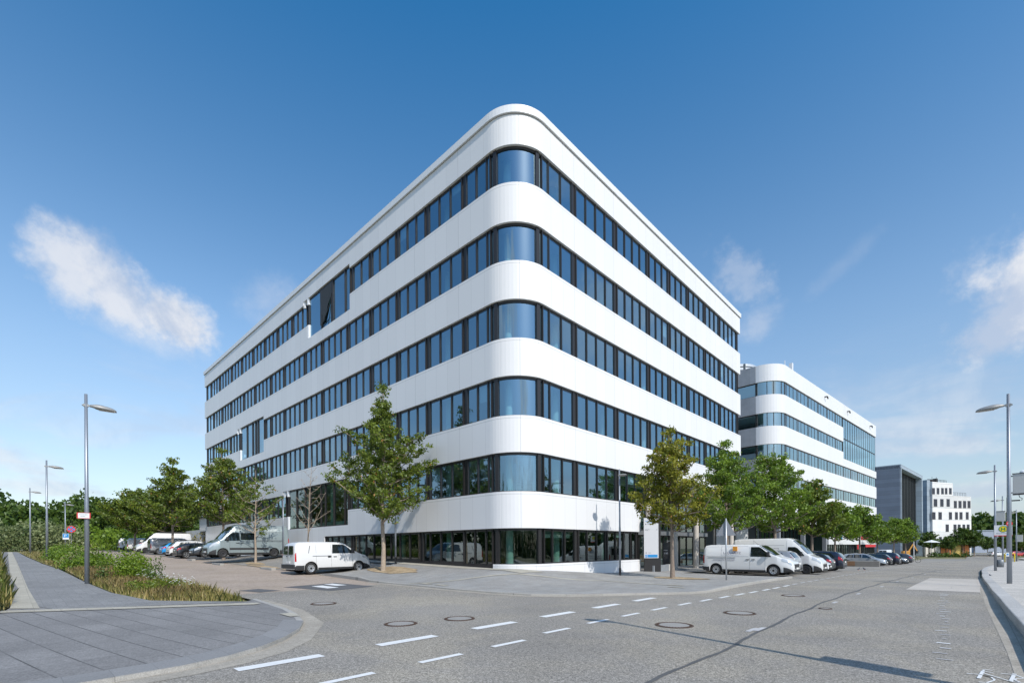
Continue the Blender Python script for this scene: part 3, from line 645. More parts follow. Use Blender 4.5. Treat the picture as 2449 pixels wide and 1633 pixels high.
# entrance recess
mb = MB(); mb.box(-20.2, XF - .36, 30.06, 30.28, -.1, 4.84); mb.build('recess_wall', m_alu, B1)
mb = MB(); mb.box(-20.4, XF - .36, 30.3, NY1 - .35, 6.72, 6.9); mb.build('soffit', mat('soffit_white', (.7, .7, .7), .7), B1)
for (a, b) in ((30.35, 35.2), (35.2, 39.6), (39.6, 44.0), (44.0, 50.2)):
    for (z0, z1) in ((0.02, 2.9), (3.25, 6.7)):
        n = 4; window(B1, (-19.8, 0), (0, 1), (-1, 0), a, b, z0 + (G(-19.8, a) - .0), z1, [a + (b - a) * k / n for k in range(1, n)], m_glsg, 0, .06, .08, name='entrance_glazing')
mb = MB(); mb.box(-20.06, -19.7, 30.3, 50.2, 2.9, 3.25); mb.build('transom', mat('grey_band', (.16, .17, .18), .5), B1)
mb = MB()
for y in (41.2, 42.3): mb.box(-19.62, -19.52, y - .5, y - .42, .1, 2.35); mb.box(-19.62, -19.52, y + .42, y + .5, .1, 2.35); mb.box(-19.62, -19.52, y - .5, y + .5, 2.35, 2.45)
mb.build('entrance_door', mat('grey_metal', (.35, .36, .37), .4, .5), B1)
for y in (31.9, 36.2, 40.3, 44.7, 48.6):
    g = G(XF, y); mb = MB(); mb.smooth = True; mb.lathe([(.235, g - .1), (.235, 6.75)], (XF - .3, y, 0), n=24); mb.build('entrance_column', m_column, B1)
# things on the building's roof edge
mb = MB(); mb.tube([(-45, YF + 1, 24.5), (-45, YF + 1, 26.1)], .025, 6); mb.build('lightning_rod', m_alu, B1)

# -------- second white block
B2 = empty('office_building', (-17.15, 66.4, 0), -R(4.67), 'lower white office block behind the tall one, louvred plant room on its roof', 'building')
m_pan2 = panel_mat('white_panels_far', (.76, .765, .77), 1.6, .22, .45, .03, 3)
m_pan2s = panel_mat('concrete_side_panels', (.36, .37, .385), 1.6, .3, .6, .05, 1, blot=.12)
c2 = arc(-2.6, 2.6, 2.6, -90, 0, 12)
b2b = [4.9, 9.0 + 1.9, 14.85, 18.85, 22.85]; b2t = [9.2, 13.1, 17.15, 21.15, 25.0]; L2 = 50.4
for k in range(5):
    z0, z1 = b2b[k], b2t[k]
    st = [(-32, 0, z0, z1)] + [(x, y, z0, z1) for x, y in c2]
    if k == 0: st += [(0, 20, z0, z1), (0, 20, 2.05, z1), (0, L2, 2.05, z1), (-22, L2, 2.05, z1)]
    elif k in (2, 3):
        if k == 2: st += [(0, 28.2, z0, z1), (0, 28.2, z0, 16.1), (0, L2, z0, 16.1), (-22, L2, z0, 16.1)]
        else: st += [(0, 28.2, z0, z1)]
    elif k == 4: st += [(0, L2, z0, z1), (-22, L2, z0, z1)]
    else: st += [(0, L2, z0, z1), (-22, L2, z0, z1)]
    mb = MB(); mb.uv = []
    if k == 0: ribbon(mb, st, .4)
    else: ribbon(mb, st, .4)
    mb.build('facade_band', m_pan2, B2)
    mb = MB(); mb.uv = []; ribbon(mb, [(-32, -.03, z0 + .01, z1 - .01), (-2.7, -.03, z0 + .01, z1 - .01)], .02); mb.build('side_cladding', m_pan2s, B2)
mb = MB(); mb.box(-31, -1.2, 1.2, L2 - .5, 24.5, 24.7); mb.build('roof', m_roof, B2)
mb = MB(); mb.box(-30, -4.5, 5, L2 - 2, -1.2, 24.3); mb.build('core', m_core, B2)
for k in range(4):
    z0, z1 = b2t[k], b2b[k + 1]
    mb = MB(); mb.box(-31, -.9, 1, L2 - .6, b2b[k + 1] + .1, b2b[k + 1] + .5); mb.build('floor_slab', m_ceil, B2)
    yend = 28.0 if k >= 2 else L2 - .3
    s = 2.7
    while s < yend - 1:
        e_ = min(s + 4.3, yend)
        window(B2, (0, 0), (0, 1), (-1, 0), s, e_, z0, z1, [s + .45, s + (e_ - s) * .36, s + (e_ - s) * .68], m_glsb, 0, .05, .03, frame=m_bronze)
        s = e_
    for s in (2.7, 6.3, 9.9, 14, 18):
        window(B2, (0, 0), (-1, 0), (0, 1), s, s + 3.5, z0, z1, [s + 1.75] if s > 7 else [], m_glsb, .0, .1, .1)
    mb = MB(); mb.smooth = True; a_ = arc(-2.6, 2.6, 2.42, -90, 0, 10); n = len(a_)
    mb.add([(x, y, z0) for x, y in a_] + [(x, y, z1) for x, y in a_], [(i, i + 1, n + i + 1, n + i) for i in range(n - 1)])
    fb = MB()
    for t in (0, 3, 5, 8, 10): x, y = a_[t]; fb.tube([(x, y, z0), (x, y, z1)], .05, 6)
    f = fb.build('corner_window', m_alu, B2); mb.build('curved_pane', m_glsb, f)
for k in range(5):
    a = 28.4 + k * 4.35; window(B2, (0, 0), (0, 1), (-1, 0), a, a + 4.35, 16.15, 19.5, [a + 1.45, a + 2.9], m_glsb, 0, .07, .03); window(B2, (0, 0), (0, 1), (-1, 0), a, a + 4.35, 19.5, 22.8, [a + 1.45, a + 2.9], m_glsb, 0, .07, .03)
for k in range(7):   # shop front
    a = 20.2 + k * 4.3; window(B2, (-.3, 0), (0, 1), (-1, 0), a, a + 4.3, -1.2, 2.1, [a + 1.1, a + 2.2, a + 3.3], m_glsb, 0, .1, .1, name='shop_window')
for k in range(4):
    a = 1.2 + k * 4.7; window(B2, (-3.2, 0), (0, 1), (-1, 0), a, a + 4.7, -1., 4.9, [a + 1.5, a + 3.1], m_glsg, 0, .12, .1, name='lobby_window')
for y in (.8, 10, 19.6):
    mb = MB(); mb.box(-.7, -.2, y - .2, y + .2, -1.2, 4.95); mb.build('pillar', mat('grey_pillar', (.25, .26, .28), .6), B2)
m_red = mat('sign_red', (.62, .03, .04), .5); m_blue = mat('sign_blue', (.015, .25, .58), .5); m_txt = mat('dark_lettering', (.07, .08, .10), .6)
mb = MB(); mb.box(.02, .1, 41.5, 49, 1.55, 2.0); mb.box(.02, .1, 36, 38, 1.2, 2.0); mb.build('red_fascia', m_red, B2)
mb = MB(); mb.box(.02, .12, 21.6, 24.3, 3.4, 4.9); mb.box(.02, .12, 25.6, 26.8, 2.9, 4.6); mb.build('blue_sign', m_blue, B2)
text('sign_lettering', 'Adelhof', 1.1, m_txt, B2, (.05, 27.2, 3.35), (R(90), 0, R(90)), .02)
mb = MB(); mb.box(.02, .1, 38.6, 43.2, 2.9, 3.5); mb.build('red_sign', m_red, B2)
m_louv = mat('louvre_metal', (.62, .64, .66), .35, .4)
pr = MB(); pr.uv = []
for k in range(6):
    z = 24.9 + k * .5; a_ = [(-26, 4.6)] + arc(-8.2, 7.2, 2.6, -90, 0, 8) + [(-5.6, 14)]
    ribbon(pr, [(x, y, z, z + .34) for x, y in a_], .25)
f = pr.build('plant_room', m_louv, B2)
mb = MB(); mb.box(-26, -6.2, 5.3, 14, 24.6, 27.7); mb.build('plant_core', m_core, f)
mb = MB(); mb.box(-1.5, -1.1, 8.3, 8.7, 24.6, 27.1); mb.tube([(-1.8, 7.6, 24.6), (-1.8, 7.6, 27.4)], .05, 6); mb.tube([(-1.6, 8, 24.6), (-1.6, 8, 26.6)], .12, 6); mb.build('antenna', m_cop, B2)
mb = MB(); mb.tube([(-9, 7, 27.5), (-9, 7, 31)], .04, 5); mb.build('mast', m_alu, B2)
mb = MB()
for k in range(22): y = 12 + k * 1.7; mb.tube([(-1.2, y, 24.7), (-1.2, y, 25.75)], .025, 4)
mb.tube([(-1.2, 12, 25.75), (-1.2, 49, 25.75)], .025, 4); mb.tube([(-1.2, 12, 25.35), (-1.2, 49, 25.35)], .02, 4); mb.build('roof_railing', mat('galvanised', (.5, .52, .54), .4, .6), B2)
for y in (18.5, 30.5, 45.5):
    mb = MB(); mb.box(.0, .35, y - .1, y + .1, 24.1, 24.25); mb.tube([(.35, y, 24.17), (.35, y + .3, 23.9)], .09, 8); mb.build('floodlight', m_black, B2)

# -------- grey cube with deep frame
B3 = empty('grey_building', (-12.5, 154, -1.4), -R(4.67), 'grey panelled cube building with a deep frame around tall dark glazing, down the street', 'building')
def slab_mat(name, col, h=1.45):
    m = bpy.data.materials.new(name); m.use_nodes = True; nt = m.node_tree; b = nt.nodes['Principled BSDF']; b.inputs['Roughness'].default_value = .55
    o = N(nt, 'ShaderNodeTexCoord').outputs['Object']; s_ = N(nt, 'ShaderNodeSeparateXYZ', ins={0: o})
    z = mth(nt, 'DIVIDE', s_.outputs[2], h); fz = mth(nt, 'FRACT', z)
    wn = N(nt, 'ShaderNodeTexWhiteNoise', noise_dimensions='1D', ins={'W': mth(nt, 'FLOOR', z)}).outputs['Value']
    ln = mth(nt, 'LESS_THAN', fz, .05)
    no = N(nt, 'ShaderNodeTexNoise', ins={'Vector': o, 'Scale': .35, 'Detail': 4.}).outputs['Fac']
    f = mth(nt, 'MULTIPLY', mth(nt, 'SUBTRACT', 1., mth(nt, 'MULTIPLY', ln, .3)), mapr(nt, wn, 0, 1, .86, 1.06, False))
    f = mth(nt, 'MULTIPLY', f, mapr(nt, no, .3, .7, .92, 1.08, False))
    mx = N(nt, 'ShaderNodeVectorMath', operation='SCALE', ins={0: tuple(col), 'Scale': f}); nt.links.new(mx.outputs[0], b.inputs['Base Color']); return m
m_gry = slab_mat('grey_slabs_facade', (.175, .21, .265), 1.0); H3 = 23.2
mb = MB(); mb.box(-30, -2.0, 0.01, 30, 0, H3 - .3); mb.box(-30, 0, 0, .5, 0, H3); mb.build('wall', m_gry, B3)
m_grl = slab_mat('grey_frame', (.31, .37, .43), 1.45)
mb = MB(); mb.box(-4.2, .2, .5, 1.0, 0, H3 - .2); mb.box(-30, .2, .0, 30.6, H3 - .7, H3 + .25); mb.box(-4.2, .2, 29.2, 30.6, 0, H3 - .7); mb.build('frame', m_grl, B3)
for k in range(7):
    a = 1.1 + k * 4.0; window(B3, (-1.15, 0), (0, 1), (-1, 0), a, a + 4.0, .4, H3 - .7, [a + 1.33, a + 2.66], m_glsb, 0, .16, .12, name='tall_window')
# -------- white block with punched windows
pA, pB = Vector((-9.0, 198.5)), Vector((.5, 218.9)); dAB = (pB - pA); LAB = dAB.length; dAB.normalize()
B4 = empty('white_building', (pA.x, pA.y, -1.7), math.atan2(dAB.y, dAB.x), 'white block with dark punched windows and stepped roof, at the street end', 'building')
m_wst = slab_mat('white_stone', (.74, .74, .73), 3.8)
rt = (2279 - 2222) / (2322.7 - 2222.) * LAB * 1.03
def onB4(px, py):
    r_ = ray(px, py); n = Vector((-dAB.y, dAB.x)); t = (pA.dot(n)) / (r_[0] * n.x + r_[1] * n.y)
    q = Vector((r_[0] * t, r_[1] * t)); return (q - pA).dot(dAB), r_[2] * t + CZ + 1.7
zt1 = onB4(2250, 1153)[1]; zt2 = onB4(2300, 1186)[1]; xL = onB4(2230, 1200)[0]; xM = onB4(2279, 1200)[0]; xR = onB4(2322.5, 1200)[0]
mb = MB(); mb.box(xL, xM, 0, 26, -1, zt1); mb.box(xM, xR, .0, 26, -1, zt2); mb.build('wall', m_wst, B4)
mb = MB(); mb.box(xL - 1.6, xL, .6, 26, -1, zt1 + .6); mb.build('grey_stairwell', m_grl, B4)
rows = [((443, 478), (505, 537), (565, 597), (615, 645), (670, 703), 372, 455), ((465, 510), (552, 594), (637, 677), 520, 620), ((735, 772), (797, 835), (858, 896), (918, 955), 545, 640), ((442, 486), (528, 571), (668, 707), (750, 786), (810, 848), (895, 930), 695, 792), ((625, 665), (730, 768), (787, 823), (850, 885), (907, 943), 860, 956), ((535, 570), (600, 630), (650, 690), (740, 775), 1027, 1090)]
m_dwin = mat('dark_window', (.022, .024, .04), .25, 0, .25)
for rw in rows:
    y0, y1 = rw[-2:]
    for (a, b) in rw[:-2]:
        xa_, z1_ = onB4(2150 + a / 5.6, 1100 + y0 / 5.6); xb_, z0_ = onB4(2150 + b / 5.6, 1100 + y1 / 5.6)
        mb = MB(); mb.box(xa_ - .06, xb_ + .06, -.06, .02, z0_ - .06, z1_ + .06); f = mb.build('window', mat('window_reveal', (.2, .2, .21), .6), B4)
        mb = MB(); mb.box(xa_ + .05, xb_ - .05, -.09, -.06, z0_ + .05, z1_ - .05); mb.build('pane', m_dwin, f)
mb = MB()
for k in range(14): x = xL + .5 + k * (xM - xL - 1) / 13; mb.tube([(x, 1.5, zt1), (x, 1.5, zt1 + 1.1 + (.8 if k in (3, 6) else 0))], .05, 4)
mb.tube([(xL + .5, 1.5, zt1 + 1.0), (xM - .5, 1.5, zt1 + 1.0)], .05, 4); mb.box(xL + 3, xL + 4.5, 2, 3, zt1, zt1 + 1.2); mb.box(xL + 6, xL + 6.8, 2, 3, zt1, zt1 + 1.6)
for k in range(11): x = xM + .4 + k * (xR - xM - .8) / 10; mb.tube([(x, 1.2, zt2), (x, 1.2, zt2 + 1.3)], .04, 4)
mb.tube([(xM + .4, 1.2, zt2 + 1.3), (xR - .4, 1.2, zt2 + 1.3)], .04, 4); mb.build('roof_railing', m_alu, B4)
# -------- low grey hall far right, concrete building far left
e = empty('low_hall', (2, 320, -2.3), R(40), 'low blue grey hall half hidden behind the far trees on the right', 'building')
mb = MB(); mb.box(0, 14, 0, 12, 0, 10.6); mb.build('wall', mat('bluegrey_metal', (.30, .34, .42), .6, var=.05), e); mb = MB(); mb.box(-.3, 14.3, -.3, 12.3, 10.6, 11.0); mb.build('roof', m_grl, e)
e = empty('concrete_building', (-118, 25.5, 2.2), 0, 'pale concrete building with railed balcony behind the trees left of the tall block', 'building')
m_cb = mat('pale_concrete', (.50, .49, .46), .85, var=.1, scale=.8)
mb = MB(); mb.box(-14, 14, 6, 16, 0, 10.4); mb.box(-14, -1.5, 3.2, 6, 0, 4.0); mb.build('wall', m_cb, e)
mb = MB(); mb.box(-15, 14, 5.4, 6.1, 7.1, 7.3); mb.build('cornice', m_alu, e)
for x in (-8, -3.5, 1, 5.5, 9.5):
    mb = MB(); mb.box(x, x + 1.4, 5.95, 6.02, 4.3, 7.0); mb.build('window', m_dwin, e)
mb = MB(); mb.box(-1.5, 14, 3.0, 6, 3.6, 3.9); mb.build('balcony', m_cb, e)
mb = MB()
for k in range(40): x = -1.4 + k * .39; mb.tube([(x, 3.1, 3.9), (x, 3.1, 5.0)], .02, 4)
mb.tube([(-1.5, 3.1, 5.0), (14, 3.1, 5.0)], .03, 4); mb.build('railing', mat('galvanised', (.5, .52, .54)), e)
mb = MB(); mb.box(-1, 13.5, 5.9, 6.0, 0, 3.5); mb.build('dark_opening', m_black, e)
# ------------------------------------------------------------------ trees
m_leafA = leaf_mat('leaf_green', (.050, .088, .010), (.21, .265, .028), (.42, .20, .05), .32)
m_leafB = leaf_mat('leaf_yellow_green', (.09, .12, .010), (.36, .335, .03), (.46, .22, .05), .36)
m_leafC = leaf_mat('leaf_bright', (.058, .12, .010), (.24, .35, .03), (.32, .28, .05), .36)
m_leafD = leaf_mat('leaf_dark', (.030, .068, .010), (.11, .17, .022), (.18, .18, .04), .28)
m_bark = mat('bark', (.24, .19, .15), .9, var=.3, scale=10, bump=.5, bscale=25)
m_barkl = mat('pale_bark', (.36, .29, .22), .9, var=.25, scale=10, bump=.5, bscale=25)
def leaf_mesh(name, cen, size, tone, m, flat=.5, asp=.55, rs=None, up=True):
    rs = rs or nrs; n = len(cen)
    a = rs.uniform(0, 2 * np.pi, n); nz = rs.uniform(-1, 1, n) * (1 - flat) + flat * (rs.rand(n) * .8 + .2 if up else 0)
    nz = np.clip(nz, -1, 1); h = np.sqrt(1 - nz ** 2); nn = np.stack([h * np.cos(a), h * np.sin(a), nz], 1)
    t = rs.normal(size=(n, 3)); u = np.cross(nn, t); u /= np.linalg.norm(u, axis=1)[:, None] + 1e-9; v = np.cross(nn, u)
    s = (size * rs.uniform(.65, 1.3, n))[:, None] if np.isscalar(size) else (size * rs.uniform(.65, 1.3, n))[:, None]
    P = np.stack([cen - u * s, cen + v * s * asp, cen + u * s, cen - v * s * asp], 1).reshape(-1, 3)
    me = bpy.data.meshes.new(name); me.vertices.add(4 * n); me.vertices.foreach_set('co', P.astype(np.float32).ravel())
    me.loops.add(4 * n); me.loops.foreach_set('vertex_index', np.arange(4 * n, dtype=np.int32))
    me.polygons.add(n); me.polygons.foreach_set('loop_start', np.arange(0, 4 * n, 4, dtype=np.int32)); me.polygons.foreach_set('loop_total', np.full(n, 4, dtype=np.int32))
    at = me.attributes.new('tone', 'FLOAT', 'FACE'); at.data.foreach_set('value', np.clip(tone, 0, 1).astype(np.float32))
    me.materials.append(m); me.update(); me.validate()
    return me
def make_tree(seed, H, clear, prof, nb=34, ncl=9, lpc=26, lsize=.085, tr=.11, lm=None, bark=None, csize=.34, spire=0, bare=False, rise=.55, gaps=.0):
    """prof: list of (relative height, radius); returns trunk mesh, crown mesh"""
    rs = np.random.RandomState(seed); mb = MB(); mb.smooth = True
    def rad(z): return float(np.interp(z / H, [p[0] for p in prof], [p[1] for p in prof]))
    lean = rs.uniform(-.12, .12, 2); tp = []
    for k in range(9):
        t = k / 8; tp.append((lean[0] * t * t * 2 + rs.uniform(-.03, .03) * (k > 0), lean[1] * t * t * 2 + rs.uniform(-.03, .03) * (k > 0), H * .97 * t))
    mb.tube([(0, 0, -.15)] + tp, [tr * 1.5] + [tr * (1.18 - .2 * (k > 0)) * (1 - .93 * (k / 8) ** 1.1) for k in range(9)], 9)
    T = np.array(tp); cl = []; ct = []
    def tpos(z): return np.array([np.interp(z, T[:, 2], T[:, 0]), np.interp(z, T[:, 2], T[:, 1]), z])
    for i in range(nb):
        f = (i + .5) / nb; zb = clear + (H * .86 - clear) * f ** 1.05; az = i * 2.39996 + rs.uniform(-.35, .35)
        L0 = None
        for it in range(4):
            zt = zb + (L0 or 1) * rise; L0 = rad(min(zt, H))
        L = L0 * rs.uniform(.72, 1.12); zt = zb + L * rise * rs.uniform(.7, 1.3)
        p0 = tpos(zb); p1 = tpos(min(zt, H)) + np.array([math.cos(az) * L, math.sin(az) * L, 0]); mid = (p0 + p1) / 2 + np.array([0, 0, -.10 * L]) + rs.normal(size=3) * .05 * L
        r0 = tr * (.42 - .22 * f); mb.tube([p0, mid, p1], [r0, r0 * .6, .010], 5, False)
        nsub = max(3, int(ncl * (L / 2.0) ** .8))
        for j in range(nsub):
            t = .22 + .78 * (j + rs.rand()) / nsub
            q = (1 - t) ** 2 * p0 + 2 * t * (1 - t) * mid + t * t * p1; sd = rs.normal(size=3); sd[2] = abs(sd[2]) * .5 - .12; sd /= np.linalg.norm(sd)
            q2 = q + sd * rs.uniform(.15, .42) * (1.15 - .5 * t) * min(1.5, L) * (.8 if not bare else 1.5)
            mb.tube([q, q2], [.014, .005], 3, False)
            if gaps and rs.rand() < gaps: continue
            cl.append(q2); ct.append(rs.uniform(.1, .8))
    if spire:
        for k in range(int(spire * 9)): z = H - spire * rs.rand(); cl.append(tpos(min(z, H * .97)) + np.append(rs.normal(size=2) * .13, 0)); ct.append(rs.uniform(.2, .7))
    me_t = None
    tb = mb
    cm = None
    if not bare:
        cl = np.array(cl); ct = np.array(ct); n = len(cl) * lpc; idx = np.repeat(np.arange(len(cl)), lpc)
        rr = rs.normal(size=(n, 3)); rr /= np.linalg.norm(rr, axis=1)[:, None]; rr *= (rs.rand(n) ** .5)[:, None] * csize * rs.uniform(.6, 1.25, len(cl))[idx][:, None]; rr[:, 2] *= .62
        cen = cl[idx] + rr; tone = ct[idx] + rs.normal(size=n) * .13; br = rs.rand(n) < .012; tone[br] = 1.; tone[~br] = np.clip(tone[~br], 0, .9)
        cm = leaf_mesh('crown', cen, lsize, tone, lm or m_leafA, rs=rs)
    return tb, cm, bark or m_bark
def place_tree(tree, x, y, label, group, rz=0., scl=1., name='street_tree', protos={}):
    e = empty(name, (x, y, G(x, y) + .05), rz, label, 'tree', group)
    key = id(tree)
    if key not in protos:
        t = tree[0].build('trunk', tree[2], e)
        c = None
        if tree[1]: c = bpy.data.objects.new('crown', tree[1]); COL.objects.link(c); c.parent = e
        protos[key] = (tree, t.data)
    else:
        t = bpy.data.objects.new('trunk', protos[key][1]); COL.objects.link(t); t.parent = e
        if tree[1]: c = bpy.data.objects.new('crown', tree[1]); COL.objects.link(c); c.parent = e
    e.scale = (scl, scl, scl); return e
gl_, gr_ = 'young trees along the parking bays on the left', 'street trees along the parked cars on the right'
tL1 = make_tree(3, 11.0, 2.7, [(.2, .3), (.30, 1.5), (.38, 2.5), (.50, 2.85), (.62, 2.6), (.72, 1.9), (.79, .7), (.9, .4), (1, .1)], 50, 14, 42, .072, .13, m_leafA, m_barkl, .36, spire=2.6, gaps=.03)
place_tree(tL1, -24.4, 14.9, 'tall tree with a narrow top spire between the small white van and the glazed corner', gl_)
tBare = make_tree(8, 7.4, 2.0, [(.2, .5), (.4, 1.5), (.7, 1.1), (.9, .4), (1, .05)], 17, 6, 1, .05, .06, None, m_barkl, bare=True, rise=1.0)
place_tree(tBare, -31.6, 13.7, 'dead leafless young tree behind the small white van', gl_)
tL3 = make_tree(12, 7.6, 1.9, [(.2, .4), (.32, 1.5), (.5, 2.1), (.7, 1.9), (.85, 1.1), (1, .2)], 26, 7, 20, .085, .09, m_leafA, m_barkl, .30, gaps=.35, rise=.7)
place_tree(tL3, -41.3, 13.7, 'thin sparse tree whose pale trunk stands in front of the grey van', gl_)
tL4 = make_tree(21, 10.2, 3.0, [(.25, .5), (.31, 2.6), (.42, 3.6), (.55, 3.3), (.7, 2.2), (.85, 1.2), (1, .15)], 52, 11, 26, .10, .13, m_leafA, m_bark, .40, gaps=.05, spire=.6)
place_tree(tL4, -48.4, 13.4, 'dense broad tree rising behind the windscreen of the grey van', gl_)
tL5 = make_tree(25, 11.5, 3.2, [(.22, .5), (.3, 3.2), (.42, 4.2), (.55, 3.6), (.7, 2.4), (.82, 1.3), (1, .1)], 50, 10, 22, .13, .15, m_leafA, m_bark, .48, spire=1.0)
place_tree(tL5, -67.5, 13.4, 'pointed tree above the white estate car on the left', gl_)
tL6 = make_tree(31, 9.5, 2.4, [(.22, .5), (.3, 3.8), (.45, 4.8), (.6, 4.4), (.8, 3.0), (.93, 1.6), (1, .3)], 44, 10, 20, .17, .16, m_leafA, m_bark, .62)
place_tree(tL6, -86, 12.6, 'broad yellowish tree over the farthest white vans on the left', gl_)
place_tree(tL6, -79.5, 15, 'round tree between the pointed tree and the farthest parked vans', gl_, 1.9, .95)
tR1 = make_tree(41, 8.2, 2.5, [(.26, .4), (.34, 1.3), (.45, 2.0), (.58, 2.2), (.72, 1.7), (.86, 1.0), (1, .25)], 46, 11, 40, .073, .12, m_leafB, m_bark, .34, gaps=.04, spire=.7)
place_tree(tR1, -11.62, 24.8, 'yellowish green tree on the plaza in front of the beige entrance columns', gr_)
tR2 = make_tree(43, 9.4, 2.7, [(.22, .5), (.30, 2.2), (.42, 2.9), (.56, 2.8), (.70, 2.2), (.82, 1.3), (.9, .6), (1, .15)], 50, 11, 38, .082, .13, m_leafC, m_bark, .38, spire=1.0)
place_tree(tR2, -12.3, 34.8, 'dense green tree above the long white van nearest the plaza', gr_)
tR3 = make_tree(47, 9.9, 2.9, [(.25, .5), (.32, 2.6), (.45, 3.3), (.6, 3.0), (.76, 2.2), (.9, 1.1), (1, .25)], 50, 10, 34, .092, .14, m_leafC, m_bark, .42)
place_tree(tR3, -10.9, 41.0, 'tall green tree behind the high roofed white van', gr_)
tR4 = make_tree(53, 8.6, 2.8, [(.28, .4), (.38, 2.1), (.5, 2.7), (.65, 2.3), (.82, 1.4), (1, .15)], 40, 9, 24, .13, .14, m_leafA, m_bark, .46)
place_tree(tR4, -10.4, 50.5, 'dark green tree behind the dark car with red rear lights', gr_)
tR5 = make_tree(59, 7.6, 2.8, [(.33, .4), (.40, 2.0), (.52, 2.7), (.66, 2.2), (.82, 1.2), (1, .15)], 36, 8, 22, .15, .13, m_leafC, m_bark, .5)
for k, (x, y, lb, rz, sc_) in enumerate(((-10.5, 61.5, 'green tree standing left of the blue shop sign', 0, .98), (-10.7, 79, 'spreading tree whose trunk stands before the silver estate car', 2.1, 1.12), (-10.2, 92, 'green tree above the black estate car in the row', 4.0, .98), (-9.4, 105, 'tree near the far end of the parked cars', 1.2, 1.05), (-8.8, 118, 'last tree of the row, in front of the grey cube building', 3.3, 1.12))):
    place_tree(tR5, x, y, lb, gr_, rz, sc_)
tF = make_tree(61, 7.4, 2.2, [(.2, .5), (.32, 2.4), (.5, 2.9), (.7, 2.2), (.9, 1.0), (1, .2)], 30, 7, 16, .22, .13, m_leafD, m_bark, .6)
for k, (x, y, lb, rz, sc_) in enumerate(((-8.2, 176, 'round dark tree at the foot of the grey cube building', 0, 1.0), (-4.3, 186, 'slim tree before the white block with punched windows', 1, .85), (-1.4, 190, 'bushy tree in front of the middle of the white block', 2, 1.2), (1.0, 192, 'bushy tree at the right corner of the white block', 3, 1.1), (4.0, 205, 'small tree standing alone on the dry slope', 4, .85), (7.6, 212, 'tree behind the bus stop sign', 5, .95), (12, 222, 'tree at the right edge beyond the bus stop', .5, 1.0), (16, 226, 'farthest tree at the right edge of the view', 1.5, 1.1))):
    place_tree(tF, x, y, lb, 'trees at the far end of the street', rz, sc_)
# far woods: one mass of foliage each
def wood(name, pts, lsize, lm, label, seed, n1=420, kind='stuff'):
    rs = np.random.RandomState(seed); C_ = []; T_ = []
    for (x, y, zb, h, r) in pts:
        n = int(n1 * (r / 4) ** 1.6); d = rs.normal(size=(n, 3)); d /= np.linalg.norm(d, axis=1)[:, None]
        blob = rs.normal(size=(14, 3)); blob /= np.linalg.norm(blob, axis=1)[:, None]
        w_ = 1 + .22 * np.max(np.clip(d @ blob.T, 0, 1) ** 10, axis=1) - .12
        rr = (rs.uniform(.55, 1.0, n) ** .5 * w_)[:, None]
        p = d * rr * np.array([r, r, h * .52]) + np.array([x, y, zb + h * .5]); C_.append(p); T_.append(np.clip(rs.normal(.42, .18, n) + .0 * d[:, 2] + rs.uniform(-.22, .22), 0, .9))
    me = leaf_mesh(name, np.concatenate(C_), lsize, np.concatenate(T_), lm, rs=rs, asp=.7)
    o = bpy.data.objects.new(name, me); COL.objects.link(o); return tag(o, label, 'woodland' if kind == 'stuff' else None, kind=kind)
rs = np.random.RandomState(2); P_ = []
for k in range(84):
    y = -14 + (k % 42) * 1.25 + rs.uniform(-.5, .5); x = -136 - rs.uniform(0, 22) - (10 if k >= 42 else 0); h = rs.uniform(8.8, 11.2) + (2.2 if 10 < y < 15 or y > 30 else 0) + (1.6 if y < -1 else 0) - (1.2 if 3 < y < 8 else 0)
    P_.append((x, y, 2.2, h, rs.uniform(2.8, 4.2)))
wood('woodland', P_, .42, m_leafD, 'dark green wood behind the parked cars on the far left', 3, 520)
P_ = [(-104 + rs.uniform(-5, 4), -8 + k * .62 + rs.uniform(-.5, .5), 1.6, rs.uniform(3.9, 5.4) * (1 - .72 * sm((k * .62 - 8 - 6) / 5)), rs.uniform(1.6, 2.6)) for k in range(32)]
m_shrub = leaf_mat('leaf_shrub', (.08, .12, .035), (.34, .37, .17), (.42, .28, .16), .3)
wood('shrubs', P_, .20, m_shrub, 'grey green shrubs on the mound at the far left', 5, 900)
P_ = [(-98 + rs.uniform(-6, 4), 9 + k * .8, 1.9, rs.uniform(2.5, 4.5), rs.uniform(1.5, 2.4)) for k in range(10)]
wood('shrubs', P_, .24, m_leafC, 'bright green bushes beside the farthest white van on the left', 6, 600)
P_ = [(-118 + rs.uniform(-2, 2), 24 + k * 1.4, 2.2, 3.4, 1.4) for k in range(4)]
wood('shrubs', P_, .2, leaf_mat('leaf_autumn', (.10, .12, .03), (.34, .24, .08), None, .3), 'autumn coloured bushes beside the concrete building', 8, 500)
P_ = []
for k in range(90):
    a = R(78 + rs.uniform(-2, 14) - 12 * 0); d = rs.uniform(395, 440); ang = R(90 - rs.uniform(-3.5, 9)); P_.append((math.cos(ang) * d, math.sin(ang) * d, -3, rs.uniform(17, 24), rs.uniform(7, 11)))
wood('woodland', P_, 1.15, m_leafD, 'dark wood on the horizon beyond the white block, right side', 7, 150)
P_ = []
for k in range(64):
    P_.append((-150 + k * 3.2 + rs.uniform(-1, 1), -38 + rs.uniform(-5, 5) - 6 * (k % 2), .3 + .02 * max(0, 60 - k), rs.uniform(8, 13), rs.uniform(3.5, 5)))
wood('woodland', P_, .55, m_leafD, 'wood on the near side of the path, behind the viewpoint', 10, 300)
P_ = [(44 + rs.uniform(-3, 6), -40 + k * 4.2, -1, rs.uniform(6, 10), rs.uniform(3.5, 5)) for k in range(46)]
wood('woodland', P_, .6, m_leafD, 'row of trees across the street, right of the view', 11, 260)
